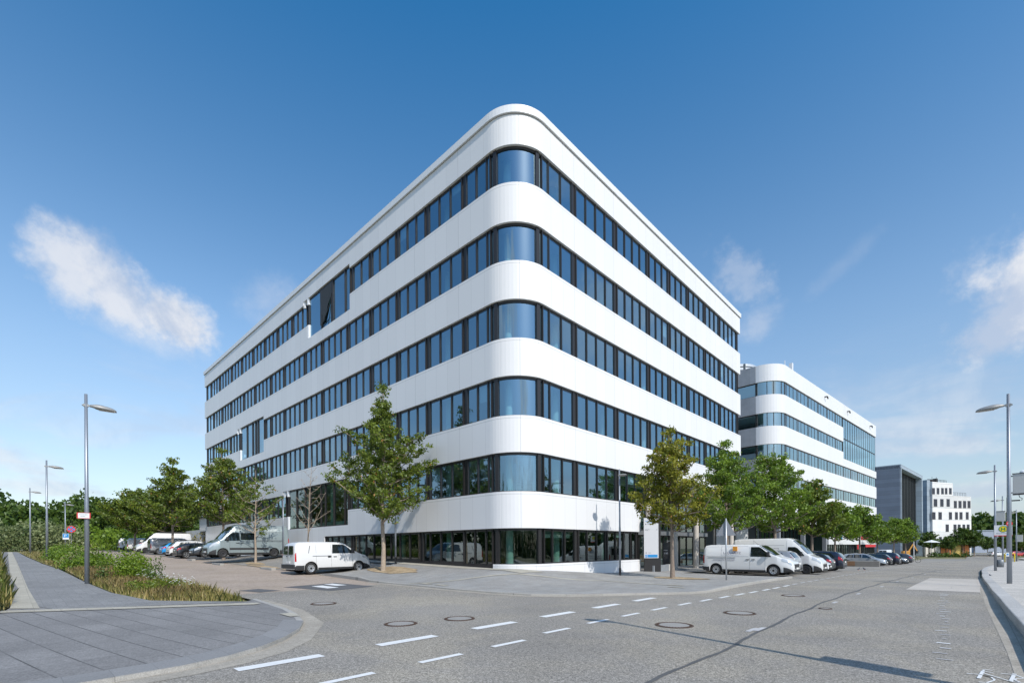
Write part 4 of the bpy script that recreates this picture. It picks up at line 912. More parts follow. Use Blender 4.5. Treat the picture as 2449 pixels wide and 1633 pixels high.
# hedge and dry slope at the end of the street
P_ = [(ray(p, 1325)[0] * 129, ray(p, 1325)[1] * 129 + rs.uniform(-1, 1), -1.6, rs.uniform(.9, 1.7), 1.1) for p in np.arange(2226, 2318, 4)]
wood('hedge', P_, .22, m_leafD, 'dark low hedge in front of the building site', 9, 260)
# ------------------------------------------------------------------ weeds and grass
m_grass = leaf_mat('grass_blades', (.13, .20, .03), (.62, .50, .19), (.85, .68, .36), .4)
m_gdry = leaf_mat('dry_grass', (.30, .24, .10), (.60, .45, .22), None, .35)
def blades(name, region, n, h0, h1, wd, m, tone, label, seed, parent=None, zoff=-.03, dens=None):
    rs = np.random.RandomState(seed); pts = []
    xs_ = [p[0] for p in region]; ys_ = [p[1] for p in region]
    def inside(x, y):
        c = False; j = len(region) - 1
        for i in range(len(region)):
            xi, yi = region[i]; xj, yj = region[j]
            if (yi > y) != (yj > y) and x < (xj - xi) * (y - yi) / (yj - yi) + xi: c = not c
            j = i
        return c
    while len(pts) < n:
        x = rs.uniform(min(xs_), max(xs_)); y = rs.uniform(min(ys_), max(ys_))
        if inside(x, y) and (dens is None or rs.rand() < dens(x, y)): pts.append((x, y, G(x, y) + zoff))
    b = np.array(pts); a = rs.uniform(0, 2 * np.pi, n); h = rs.uniform(h0, h1, n) * (.55 + .6 * rs.rand(n)); ln = rs.uniform(.05, .5, n) * h
    d = np.stack([np.cos(a), np.sin(a), np.zeros(n)], 1); s = np.stack([-np.sin(a), np.cos(a), np.zeros(n)], 1) * (wd * rs.uniform(.6, 1.4, n))[:, None]
    up = np.zeros((n, 3)); up[:, 2] = h
    P = np.stack([b - s, b + s, b + up * .6 + d * ln[:, None] * .35 + s * .6, b + up + d * ln[:, None], b + up * .6 + d * ln[:, None] * .35 - s * .6], 1).reshape(-1, 3)
    me = bpy.data.meshes.new(name); me.vertices.add(5 * n); me.vertices.foreach_set('co', P.astype(np.float32).ravel()); me.loops.add(5 * n); me.loops.foreach_set('vertex_index', np.arange(5 * n, dtype=np.int32))
    me.polygons.add(n); me.polygons.foreach_set('loop_start', np.arange(0, 5 * n, 5, dtype=np.int32)); me.polygons.foreach_set('loop_total', np.full(n, 5, dtype=np.int32))
    at = me.attributes.new('tone', 'FLOAT', 'FACE'); cx = np.sin(b[:, 0] * 1.3 + 2) * np.cos(b[:, 1] * 2.1 + b[:, 0] * .6); at.data.foreach_set('value', np.clip(tone + .24 * cx + rs.normal(size=n) * .2, 0, 1).astype(np.float32))
    me.materials.append(m); me.update(); o = bpy.data.objects.new(name, me); COL.objects.link(o)
    return tag(o, label, 'grass', kind='stuff')
verge = [(-16.6, 5.2), (-18.56, 3.15), (-22.1, 2.65), (-27.9, 2.5), (-39.8, 2.4), (-47.5, 1.9), (-64.8, 1.5), (-90, 1.1), (-90, 4.2), (-59, 4.1), (-47.8, 4.3), (-30.5, 5.0), (-27.4, 5.0), (-21.3, 5.45)]
drape('verge', verge, .03, GM('verge_soil', (.17, .15, .08), .3, 20, .3, .8, col2=(.26, .21, .11)))
near = lambda x, y: min(1, max(.04, (26 / max(8, -x)) ** 2.2))
blades('grass', verge, 19000, .12, .40, .008, m_grass, .68, 'tall dry and green grass on the verge beside the pavement', 11, dens=near)
blades('grass', verge, 5200, .08, .24, .02, m_grass, .12, 'short green grass at the foot of the verge', 12, dens=near)
leftg = [(-17.6, -.35), (-20.1, .1), (-24, -.02), (-33, -.1), (-56, -.25), (-90, -.5), (-90, -4), (-17.6, -4)]
drape('verge', leftg, .03, MC.get('x') or bpy.data.materials['verge_soil'])
blades('grass', leftg, 9000, .25, .75, .014, m_grass, .40, 'rough grass at the left edge of the picture', 13, dens=lambda x, y: near(x, y) * (1 if y > -2 else .15))
blades('grass', [(-38, 2.6), (-27, 2.6), (-21, 2.95), (-19, 3.4), (-19.5, 4.9), (-27, 4.8), (-38, 4.4)], 9000, .15, .45, .008, m_gdry, .6, 'straw coloured dry grass around the nearest left lamp', 14, dens=lambda x, y: .25 + .75 * (math.sin(x * 1.1 + y) > -.2))
def bush(pts, n, lsize, lm, label, seed, tone=(.5, .2), name='bush', spread=1.):
    rs = np.random.RandomState(seed); C_ = []
    for (x, y, r, h) in pts:
        k = int(n / len(pts)); d = rs.normal(size=(k, 3)); d /= np.linalg.norm(d, axis=1)[:, None]; q = d * (rs.rand(k) ** .45)[:, None] * np.array([r, r, h * .55]) * (1 + .35 * rs.rand(k))[:, None]; q[:, 2] = np.abs(q[:, 2] + h * .5)
        C_.append(q + np.array([x, y, G(x, y)]))
    c = np.concatenate(C_); me = leaf_mesh(name, c, lsize, np.clip(rs.normal(*tone, len(c)), 0, .95), lm, rs=rs)
    o = bpy.data.objects.new(name, me); COL.objects.link(o); return tag(o, label, 'bush', kind='stuff')
rs = np.random.RandomState(19)
bush([(-38 - 26 * rs.rand(), 2.7 + 1.5 * rs.rand(), .8, rs.uniform(.5, 1.35)) for _ in range(34)], 13000, .075, m_leafC, 'tangled green weeds around the second left lamp', 21, (.40, .25), 'weeds')
bush([(-40 - 22 * rs.rand(), 2.8 + 1.5 * rs.rand(), .6, rs.uniform(.7, 1.5)) for _ in range(14)], 3500, .06, m_shrub, 'brownish seed heads among the tangled weeds', 22, (.9, .1), 'weeds')
bush([(-28.6, 3.95, .6, 1.35), (-27.9, 4.2, .5, 1.15), (-29.3, 4.1, .5, 1.1)], 4200, .05, m_leafC, 'bright yellowish green bush right of the nearest left lamp', 23, (.65, .2), 'bush')
bush([(-25.3, 4.5, .22, 1.1), (-25.6, 4.3, .2, .8), (-27.2, 2.85, .25, .9)], 700, .045, m_leafD, 'dark green weed stalk beside the bright bush', 24, (.5, .2), 'weeds')
bush([(-21 - 2.8 * rs.rand(), 3.2 + 1.8 * rs.rand(), .3, .38) for _ in range(12)], 2600, .045, m_leafA, 'low green weeds in the dry grass of the verge', 25, (.55, .2), 'weeds')
bush([(-18.2 - 14 * rs.rand(), -.5 - .5 * rs.rand(), .4, .8) for _ in range(14)], 3600, .055, m_leafA, 'weeds in the rough grass at the left edge', 26, (.5, .25), 'weeds')
m_flower = mat('flower_white', (.8, .8, .76), .7); mb = MB()
for k in range(120):
    x = -20.2 - 7.5 * rs.rand(); y = 4.2 + (-x - 20) * -.02 + .75 * rs.rand(); z = G(x, y) + rs.uniform(.3, .62); r_ = rs.uniform(.02, .045)
    mb.mi = 0; mb.lathe([(.001, .012), (r_, .0), (.001, -.008)], (x, y, z), n=6); mb.mi = 1; mb.tube([(x, y, G(x, y)), (x, y, z)], .003, 3)
tag(mb.build('white_flowers', [m_flower, mat('stem_green', (.12, .18, .04), .8)]), 'white flower heads scattered along the edge of the verge', 'flowers', kind='stuff')
drape('dry_slope', [(-2, 196), (30, 205), (34, 262), (2, 262)], .0, m_gdry2 := GM('dry_slope_grass', (.50, .38, .17), .2, 4, .15, .3, col2=(.30, .28, .1)))
# ------------------------------------------------------------------ vehicles
def paint(name, col, metal=0.): return mat('paint_' + name, col, .32, metal, .5, coat=1.)
m_rub = mat('tyre_rubber', (.022, .022, .022), .75); m_plas = mat('black_plastic', (.035, .036, .038), .55)
m_rims = mat('steel_rim', (.50, .51, .52), .35, .7); m_rimd = mat('dark_rim', (.06, .06, .065), .4, .5)
m_cgl = mat('car_glass', (.012, .018, .02), .03, 0, .9, coat=1.); m_lamp = mat('headlight_glass', (.55, .58, .60), .08, .2, .8, coat=1.); m_rlt = mat('rear_light', (.45, .012, .015), .15, 0, .6, coat=1.)
m_plate = mat('plate_white', (.75, .75, .72), .5); m_under = mat('underbody', (.012, .012, .012), .9)
VS = {
 'small_van': dict(L=4.7, W=1.85, H=1.84, wx=(.92, 3.86), r=.325, belt=1.13, roofw=.80,
   top=[(0, .62), (.015, 1.15), (.07, 1.62), (.16, 1.76), (.4, 1.82), (1.6, 1.84), (2.7, 1.82), (3.05, 1.72), (3.7, 1.27), (3.92, 1.16), (4.35, 1.04), (4.6, .86), (4.68, .68), (4.7, .5)], ws=(3.02, 3.78),
   side=[[(2.15, 1.16), (3.62, 1.16), (3.52, 1.22), (3.02, 1.62), (2.86, 1.68), (2.22, 1.68)]], rail=(1.0, 2.1, 1.02), van=1, rearwin=2),
 'mid_van': dict(L=5.4, W=1.96, H=1.97, wx=(.86, 4.32), r=.345, belt=1.17, roofw=.86,
   top=[(0, .6), (.015, 1.3), (.06, 1.75), (.16, 1.91), (.4, 1.95), (3.2, 1.97), (3.55, 1.90), (4.42, 1.30), (4.6, 1.2), (5.05, 1.06), (5.3, .86), (5.38, .66), (5.4, .45)], ws=(3.52, 4.44),
   side=[[(3.0, 1.2), (4.22, 1.18), (4.12, 1.32), (3.62, 1.74), (3.5, 1.8), (3.03, 1.8)]], rail=(.35, 2.1, 1.12), van=1, rearwin=2),
 'high_van': dict(L=6.1, W=2.02, H=2.66, wx=(1.25, 5.1), r=.35, belt=1.32, roofw=.86,
   top=[(0, .6), (.015, 1.6), (.06, 2.35), (.16, 2.58), (.5, 2.64), (3.9, 2.66), (4.25, 2.54), (4.7, 2.12), (5.2, 1.5), (5.34, 1.38), (5.8, 1.18), (6.02, .95), (6.08, .7), (6.1, .42)], ws=(4.28, 5.2),
   side=[[(3.9, 1.36), (5.02, 1.34), (4.95, 1.48), (4.55, 1.93), (4.4, 2.0), (3.95, 2.0)]], rail=(.6, 2.8, 1.3), van=1, rearwin=2),
 'estate': dict(L=4.65, W=1.81, H=1.49, wx=(.95, 3.66), r=.32, belt=.93, roofw=.74,
   top=[(0, .62), (.03, .86), (.12, 1.0), (.5, 1.34), (.75, 1.43), (1.5, 1.48), (2.4, 1.48), (2.85, 1.41), (3.55, 1.03), (3.68, .98), (4.2, .86), (4.5, .72), (4.62, .58), (4.65, .4)], ws=(2.84, 3.56), rws=(.14, .56),
   side=[[(.72, 1.02), (1.5, .98), (1.5, 1.38), (1.0, 1.36)], [(1.56, .98), (2.32, .97), (2.32, 1.39), (1.56, 1.39)], [(2.4, .97), (3.32, .97), (3.2, 1.06), (2.78, 1.33), (2.4, 1.39)]], rail=None, van=0, rearwin=0),
 'hatch': dict(L=4.25, W=1.79, H=1.46, wx=(.78, 3.40), r=.33, belt=.94, roofw=.72,
   top=[(0, .62), (.03, .88), (.10, 1.02), (.55, 1.32), (.9, 1.42), (1.6, 1.46), (2.2, 1.45), (2.6, 1.38), (3.25, 1.04), (3.4, .98), (3.9, .84), (4.15, .68), (4.22, .54), (4.25, .4)], ws=(2.58, 3.28), rws=(.12, .60),
   side=[[(.95, 1.03), (1.45, .99), (1.45, 1.35), (1.15, 1.32)], [(1.52, .99), (2.1, .98), (2.1, 1.37), (1.52, 1.36)], [(2.18, .98), (3.02, .98), (2.9, 1.06), (2.52, 1.30), (2.18, 1.36)]], rail=None, van=0, rearwin=0),
 'suv': dict(L=4.5, W=1.86, H=1.66, wx=(.88, 3.58), r=.36, belt=1.05, roofw=.76,
   top=[(0, .7), (.02, .98), (.08, 1.15), (.35, 1.48), (.55, 1.58), (1.5, 1.66), (2.3, 1.65), (2.75, 1.56), (3.35, 1.16), (3.5, 1.1), (4.05, 1.0), (4.35, .84), (4.47, .66), (4.5, .45)], ws=(2.72, 3.38), rws=(.10, .40),
   side=[[(.62, 1.15), (1.4, 1.1), (1.4, 1.52), (.85, 1.48)], [(1.47, 1.1), (2.2, 1.09), (2.2, 1.54), (1.47, 1.53)], [(2.28, 1.09), (3.15, 1.09), (3.05, 1.17), (2.65, 1.46), (2.28, 1.53)]], rail=None, van=0, rearwin=0),
}
def vehicle(kind, loc, rz, body, label, cat, group, name, trim=None, rim='steel', bumper=None, detail=True, hscale=1., lscale=1., extra=None):
    S = VS[kind]; L = S['L']; W = S['W']; e = empty(name, loc, rz, label, cat, group); e.scale = (lscale, 1, hscale)
    tx = [p[0] for p in S['top']]; tz = [p[1] for p in S['top']]; r = S['r']; Ra = r + .055; zb = S['belt']; H = S['H']; trim = trim or m_plas
    def ztop(x): return float(np.interp(x, tx, tz))
    def hw(x):
        f = max(0, (x - (L - 1.0)) / 1.0); b = max(0, (.35 - x) / .35); return W / 2 * (1 - .20 * f ** 2.6 - .07 * b ** 2.2)
    def zlow(x):
        z = .24 + .05 * max(0, (x - L + .5)) * 2 + .06 * max(0, (.3 - x)) * 2
        for wx_ in S['wx']:
            d = abs(x - wx_)
            if d < Ra: z = max(z, r + math.sqrt(Ra * Ra - d * d))
        return z
    def sect(x):
        w = hw(x); zt = ztop(x); zl = zlow(x); b = min(zb, zt - .10); zm = max(zl + .04, .55 * b)
        if zt > zb + .06:
            k = (zt - zb) / (H - zb); wr = w * .97 + (W / 2 * S['roofw'] - w * .97) * min(1, k)
            if S['van']: wr = w * .975 + (W / 2 * S['roofw'] - w * .975) * min(1, k) ** 1.3
            p = [(w * .965, zl), (w, zl + (zm - zl) * .35), (w, max(zm, zl + .02)), (w * .985, max(b, zl + .03)), (wr + (w * .985 - wr) * .12, zt - .085 * min(1, k * 3)), (wr * .93, zt - .02), (wr * .55, zt), (0, zt + .012)]
        else:
            p = [(w * .965, zl), (w, zl + (zm - zl) * .35), (w, zm), (w * .98, max(zt - .09, zm + .005)), (w * .93, zt - .03), (w * .8, zt - .008), (w * .5, zt + .004), (0, zt + .012)]
        return p
    xs_ = set([0, L]); [xs_.add(p[0]) for p in S['top']]
    x = 0
    while x < L: xs_.add(round(x, 3)); x += .11
    for wx_ in S['wx']:
        for k in range(-9, 10): xs_.add(round(wx_ + Ra * math.sin(k / 9 * math.pi / 2) * .999, 3))
    X_ = sorted(v for v in xs_ if 0 <= v <= L)
    mb = MB(); mb.smooth = True; vs = []; n = 15
    for x in X_:
        p = sect(x); vs += [(x, y, z) for y, z in p] + [(x, -y, z) for y, z in p[-2::-1]]
    fs = []
    for i in range(len(X_) - 1):
        for k in range(n - 1): fs.append((i * n + k, (i + 1) * n + k, (i + 1) * n + k + 1, i * n + k + 1))
    mb.add(vs, fs); mb.smooth = False; mb.add(vs[:n], [tuple(range(n))]); mb.add(vs[-n:], [tuple(range(n - 1, -1, -1))])
    bo = mb.build('body', body, e)
    def surf(x, v, side, off):
        p = sect(x); v = min(max(v, 0), 6.999); i = int(v); f = v - i; y = p[i][0] * (1 - f) + p[i + 1][0] * f; z = p[i][1] * (1 - f) + p[i + 1][1] * f
        dy, dz = p[i + 1][0] - p[i][0], p[i + 1][1] - p[i][1]; l = math.hypot(dy, dz) + 1e-6; q2 = sect(min(L, x + .04)); q1 = sect(max(0, x - .04))
        y2 = q2[i][0] * (1 - f) + q2[i + 1][0] * f; y1 = q1[i][0] * (1 - f) + q1[i + 1][0] * f; z2 = q2[i][1] * (1 - f) + q2[i + 1][1] * f; z1 = q1[i][1] * (1 - f) + q1[i + 1][1] * f
        t1 = Vector((min(L, x + .04) - max(0, x - .04), y2 - y1, z2 - z1)); t2 = Vector((0, dy / l, dz / l)); nn = t2.cross(t1); 
        if nn.length > 0: nn.normalize()
        if nn.dot(Vector((0, y, (z - .8) * 1.2))) < 0: nn = -nn
        return (x + nn.x * off, (y + nn.y * off) * side, z + nn.z * off)
    def patch(nm, x0, x1, v0, v1, side, m, off=.006, nx=8, nv=4, both=False, par=None):
        q = MB(); q.smooth = True
        if both:
            V = [v0 + (7 - v0) * k / nv for k in range(nv + 1)]; row = lambda x: [surf(x, v, 1, off) for v in V] + [surf(x, v, -1, off) for v in V[-2::-1]]
        else:
            V = [v0 + (v1 - v0) * k / nv for k in range(nv + 1)]; row = lambda x: [surf(x, v, side, off) for v in V]
        rows = [row(x0 + (x1 - x0) * k / nx) for k in range(nx + 1)]; c = len(rows[0])
        q.add([p for r_ in rows for p in r_], [(i * c + k, (i + 1) * c + k, (i + 1) * c + k + 1, i * c + k + 1) for i in range(nx) for k in range(c - 1)])
        return q.build(nm, m, par or e)
    def polyside(nm, poly, side, m, off=.008):
        bm = bmesh.new(); bm.faces.new([bm.verts.new((x, 0, z)) for x, z in poly])
        for k in range(1, 60):
            bmesh.ops.bisect_plane(bm, geom=bm.verts[:] + bm.edges[:] + bm.faces[:], plane_co=(k * .11, 0, 0), plane_no=(1, 0, 0), dist=1e-4)
        for k in range(1, 40):
            bmesh.ops.bisect_plane(bm, geom=bm.verts[:] + bm.edges[:] + bm.faces[:], plane_co=(0, 0, k * .09), plane_no=(0, 0, 1), dist=1e-4)
        for v in bm.verts:
            p = sect(v.co.x); z = v.co.z; y = p[3][0]
            for i in range(0, 6):
                if p[i][1] <= z <= p[i + 1][1] or (i == 5): f = (z - p[i][1]) / max(1e-5, p[i + 1][1] - p[i][1]); y = p[i][0] + (p[i + 1][0] - p[i][0]) * min(1, max(0, f)); break
            v.co.y = (y + off) * side
        for f in bm.faces: f.smooth = True
        me = bpy.data.meshes.new(nm); bm.to_mesh(me); bm.free(); me.materials.append(m); o = bpy.data.objects.new(nm, me); COL.objects.link(o); o.parent = e; return o
    # glass
    patch('windscreen', S['ws'][0], S['ws'][1], 4.25, 7, 1, m_cgl, .007, 8, 5, True)
    if S.get('rws'): patch('rear_window', S['rws'][0], S['rws'][1], 4.4, 7, 1, m_cgl, .007, 6, 5, True)
    for sd in (1, -1):
        for pl in S['side']: polyside('side_window', pl, sd, m_cgl)
    if S['rearwin']:
        q = MB(); z0, z1 = (1.12, 1.60) if kind == 'small_van' else ((1.25, 1.75) if kind == 'mid_van' else (1.5, 2.1))
        for y0 in (-1, 1): q.add([(-.012, y0 * .06, z0), (-.012, y0 * W * .37, z0), (-.006 + .03, y0 * W * .35, z1), (-.006 + .03, y0 * .06, z1)], [(0, 1, 2, 3)])
        q.build('rear_window', m_cgl, e)
    # wheels
    rm = m_rims if rim == 'steel' else (m_rimd if rim == 'dark' else m_rims)
    for wx_ in S['wx']:
        for sd in (1, -1):
            t = MB(); t.smooth = True; yo = sd * (W / 2 - .03); yi = sd * (W / 2 - .25)
            t.lathe([(r * .60, yo - sd * .01), (r * .9, yo), (r * .985, yo - sd * .03), (r, yo - sd * .07), (r, yi + sd * .03), (r * .93, yi), (r * .4, yi)], (wx_, 0, r), 'y', 28)
            wo = t.build('wheel', m_rub, e)
            k = MB(); k.smooth = True
            if rim == 'alloy':
                k.lathe([(r * .64, yo - sd * .012), (r * .60, yo - sd * .004), (r * .56, yo - sd * .03)], (wx_, 0, r), 'y', 28); k.smooth = False
                for a in range(5):
                    a0 = a * 2 * math.pi / 5 + .3
                    for da in (-.16, .16): k.bar((wx_ + .05 * math.cos(a0), yo - sd * .012, r + .05 * math.sin(a0)), (wx_ + r * .6 * math.cos(a0 + da), yo - sd * .012, r + r * .6 * math.sin(a0 + da)), .028, .03, (0, 1, 0))
                k.lathe([(.06, yo - sd * .02), (.055, yo - sd * .0), (.001, yo - sd * .0)], (wx_, 0, r), 'y', 12)
            else:
                k.lathe([(r * .64, yo - sd * .012), (r * .60, yo - sd * .002), (r * .54, yo - sd * .035), (r * .40, yo - sd * .02), (r * .34, yo - sd * .03), (r * .2, yo - sd * .012), (.001, yo - sd * .012)], (wx_, 0, r), 'y', 24)
            k.build('rim', rm, wo)
            k = MB(); k.lathe([(r * .60, yo - sd * .06), (.001, yo - sd * .06)], (wx_, 0, r), 'y', 20)
            if rim == 'alloy': k.build('brake_disc', m_under, wo)
            else:
                k = MB()
                for a in range(8): a0 = a * math.pi / 4; k.lathe([(.022, yo - sd * .021), (.001, yo - sd * .019)], (wx_ + r * .46 * math.cos(a0), 0, r + r * .46 * math.sin(a0)), 'y', 8)
                k.lathe([(r * .19, yo - sd * .009), (.001, yo - sd * .006)], (wx_, 0, r), 'y', 14); k.build('rim_holes', m_under, wo)
    u = MB(); u.box(.12, L - .22, -W / 2 + .27, W / 2 - .27, .2, zb * .75)
    for wx_ in S['wx']: u.box(wx_ - Ra * .98, wx_ + Ra * .98, -W / 2 + .06, W / 2 - .06, r + Ra * .98, r + Ra + .05)
    u.build('underbody', m_under, e)
    # lights, bumpers, trim
    bz = bumper if bumper is not None else trim
    for sd in (1, -1):
        if S['van']:
            patch('headlight', L - .62, L - .10, 2.72, 3.7, sd, m_lamp, .008, 6, 3)
            patch('rear_light', .02, .10, 2.2, 3.25 if kind != 'small_van' else 3.2, sd, m_rlt, .008, 3, 4)
        else:
            patch('headlight', L - .58, L - .12, 2.6, 3.7, sd, m_lamp, .008, 6, 3); patch('rear_light', .03, .34, 2.75, 3.5, sd, m_rlt, .008, 4, 3)
        if bz is not None:
            patch('front_bumper', L - .52, L - .02, 0.05, 2.0, sd, bz, .008, 8, 4); patch('rear_bumper', .01, S['wx'][0] - Ra - .02, .05, 1.5, sd, bz, .008, 6, 3)
        if trim is not None and S['van']: patch('sill_trim', S['wx'][0] + Ra + .02, S['wx'][1] - Ra - .02, .05, .9, sd, trim, .009, 6, 2)
    q = MB(); wf = hw(L) * 1.72; q.box(L - .02, L + .015, -wf / 2, wf / 2, .30, .42) ; q.box(L - .04, L + .012, -wf * .36, wf * .36, .46, .62 if not S['van'] else .74); q.build('grille', m_plas, e)
    q = MB(); q.box(L + .012, L + .03, -.26, .26, .42, .53); q.build('number_plate', m_plate, e)
    q = MB(); q.box(-.03, -.008, -.26, .26, .62 if S['van'] else .70, .73 if S['van'] else .81); q.build('number_plate', m_plate, e)
    if bz is not None and S['van']:
        q = MB(); q.box(-.05, .03, -W / 2 + .04, W / 2 - .04, .32, .56); q.build('rear_step', bz, e, bevel=.015)
    if not S['van']:
        q = MB(); q.box(-.012, .03, -W * .36, W * .36, .36, .5); q.build('rear_bumper', m_plas, e)
    for sd in (1, -1):
        xm = S['ws'][1] - (.32 if not S['van'] else .38); ym = hw(xm) * .97 + .02; q = MB(); q.box(xm - .08, xm + .08, *sorted((sd * ym, sd * (ym + .17))), zb + .05, zb + (.2 if not S['van'] else .33))
        q.build('mirror', m_plas if S['van'] else body, e, bevel=.03)
    if detail:
        # seams and handles
        for sd in (1, -1):
            doors = [S['side'][-1][0][0] - .04, S['wx'][1] - Ra - .06] if S['van'] else [S['side'][1][0][0] - .03, S['side'][2][0][0] - .04]
            if S['van']: doors.append(S['rail'][1] * .55 + .05)
            q = MB()
            for dx in doors:
                pts = [surf(dx, v, sd, .002) for v in np.linspace(.4, 3.9 if dx < S['wx'][1] - 1 else 3.0, 10)]; q.tube(pts, .0045, 3, False)
            if S['rail']:
                a, b, z = S['rail']
                for dz in (0,): pts = [(a + (b - a) * t, (hw(a + (b - a) * t) * .995 + .004) * sd, z) for t in (0, .25, .5, .75, 1)]; q.tube(pts, .013, 4)
            q.build('door_seams', m_black, e)
            for hx in ((doors[0] + .22, doors[0] - .12) if S['van'] else (doors[0] - .1, doors[1] - .12)):
                z = zb - (.10 if not S['van'] else .16); y = hw(hx) * .995; q = MB(); q.box(hx - .1, hx + .1, *sorted((sd * y, sd * (y + .03))), z - .018, z + .02); q.build('door_handle', m_plas if S['van'] else body, e, bevel=.008)
    if extra: extra(e, S, surf, patch, polyside, hw)
    return e
WH = paint('white', (.72, .72, .71)); SIL = paint('silver', (.46, .48, .50), .5); BLK = paint('black', (.012, .013, .016)); GRB = paint('grey_blue', (.27, .325, .335), .15); DKG = paint('dark_grey', (.06, .065, .075), .4); BLU = paint('blue', (.0, .26, .62), .2); NVY = paint('navy', (.012, .016, .035)); LGR = paint('light_grey', (.36, .37, .38), .4); REDP = paint('red', (.42, .02, .03))
PV, PC = 'vans parked by the white buildings', 'cars parked by the white buildings'
def at(x, y, dz=0.): return (x, y, G(x, y) + dz)
def side_north(x_near, y_rear): pass
# left row: front towards +Y (rear to the street) rz = 90; front towards -Y rz = -90
m_van_txt = mat('van_lettering', (.05, .05, .13), .5); m_orange = mat('orange_print', (.75, .32, .04), .5)
def ex_small(e, S, surf, patch, polyside, hw):
    polyside('panel_line', [(.75, 1.18), (.78, 1.18), (.9, 1.6), (.86, 1.6)], -1, m_black, .003)
    q = MB(); q.box(-.02, -.012, -.005, .005, .75, 1.72); q.build('door_gap', m_black, e)
    q = MB(); q.box(1.9, 2.05, -S['W'] / 2 - .01, -S['W'] / 2 + .02, .92, 1.04); q.build('fuel_flap', m_plas, e)
    q = MB(); q.box(-.022, -.012, .1, .22, .98, 1.04); q.lathe([(.04, -.02), (.001, -.024)], (0, -.4, 1.0), 'x', 10); q.build('badge', m_plas, e)
vehicle('small_van', at(-27.93, 10.98, .02), R(90), WH, 'small white panel van parked rear first behind the big spired tree', 'van', PV, 'parked_van', None, 'steel', m_plas, extra=ex_small)
def ex_silver(e, S, surf, patch, polyside, hw):
    for sd in (1, -1):
        polyside('side_window', [(2.75, 1.42), (3.82, 1.42), (3.82, 1.98), (2.75, 1.98)], sd, m_cgl)
        polyside('side_stripe', [(S['wx'][0] + .45, .62), (S['wx'][1] - .45, .62), (S['wx'][1] - .45, .78), (S['wx'][0] + .45, .78)], sd, m_plas, .01)
        polyside('panel_recess', [(.5, 1.36), (2.6, 1.36), (2.6, 1.40), (.5, 1.40)], sd, mat('seam_grey', (.12, .13, .14), .5), .004)
        polyside('panel_recess', [(.5, 2.05), (2.62, 2.05), (2.62, 2.07), (.5, 2.07)], sd, mat('seam_grey', (.12, .13, .14), .5), .004)
vehicle('high_van', at(-43.55, 16.85, .02), R(-90), GRB, 'long high roofed grey blue van with its nose to the side road', 'van', PV, 'parked_van', m_plas, 'dark', m_plas, extra=ex_silver)
vehicle('suv', at(-51.2, 16.0, .02), R(-90), BLK, 'black family car with bright headlight between the grey van and a black hatchback', 'car', PC, 'parked_car', m_plas, 'alloy', m_plas)
vehicle('hatch', at(-55.45, 11.15, .02), R(90), BLK, 'shiny black hatchback with large bright star spoke wheels', 'car', PC, 'parked_car', None, 'alloy', m_plas, hscale=1.02)
def ex_police(e, S, surf, patch, polyside, hw):
    for sd in (1, -1): polyside('blue_stripe', [(.5, .78), (3.9, .76), (3.9, .86), (.5, .88)], sd, BLU, .009)
    q = MB(); q.tube([(.8, .62, 1.5), (1.6, .64, 1.55), (2.5, .62, 1.54)], .02, 5); q.tube([(.8, -.62, 1.5), (1.6, -.64, 1.55), (2.5, -.62, 1.54)], .02, 5); q.build('roof_rail', m_black, e)
vehicle('estate', at(-59.4, 11.35, .02), R(90), WH, 'white estate car with a blue side stripe and black roof rails', 'car', PC, 'parked_car', None, 'alloy', None, hscale=1.12, extra=ex_police)
vehicle('hatch', at(-64.1, 11.6, .02), R(90), BLU, 'bright blue car parked between the white estate and the pale van', 'car', PC, 'parked_car', None, 'dark', m_plas, hscale=1.03)
vehicle('mid_van', at(-71.6, 11.8, .02), R(90), LGR, 'pale grey van left of the bright blue car', 'van', PV, 'parked_van', m_plas, 'alloy', m_plas)
def ex_camper(e, S, surf, patch, polyside, hw):
    q = MB(); q.box(.6, 3.6, -.9, .9, 2.70, 2.82); q.build('roof_rack', m_plas, e)
    patch('red_stripe', 5.42, 5.75, 4.6, 6.2, 1, mat('sign_red', (.62, .03, .04)), .01, 3, 3); patch('red_stripe', 5.42, 5.75, 4.6, 6.2, -1, mat('sign_red', (.62, .03, .04)), .01, 3, 3)
vehicle('high_van', at(-78.6, 17.6, .02), R(-90), WH, 'white high roofed van with red bonnet marks and a roof rack', 'van', PV, 'parked_van', m_plas, 'dark', m_plas, detail=False, extra=ex_camper)
vehicle('small_van', at(-87.5, 11.8, .02), R(90), WH, 'small white van left of the one with the roof rack', 'van', PV, 'parked_van', None, 'dark', m_plas, detail=False)
vehicle('mid_van', at(-93.5, 11.6, .02), R(90), WH, 'leftmost white van, at the far end of the left row', 'van', PV, 'parked_van', None, 'dark', m_plas, detail=False)
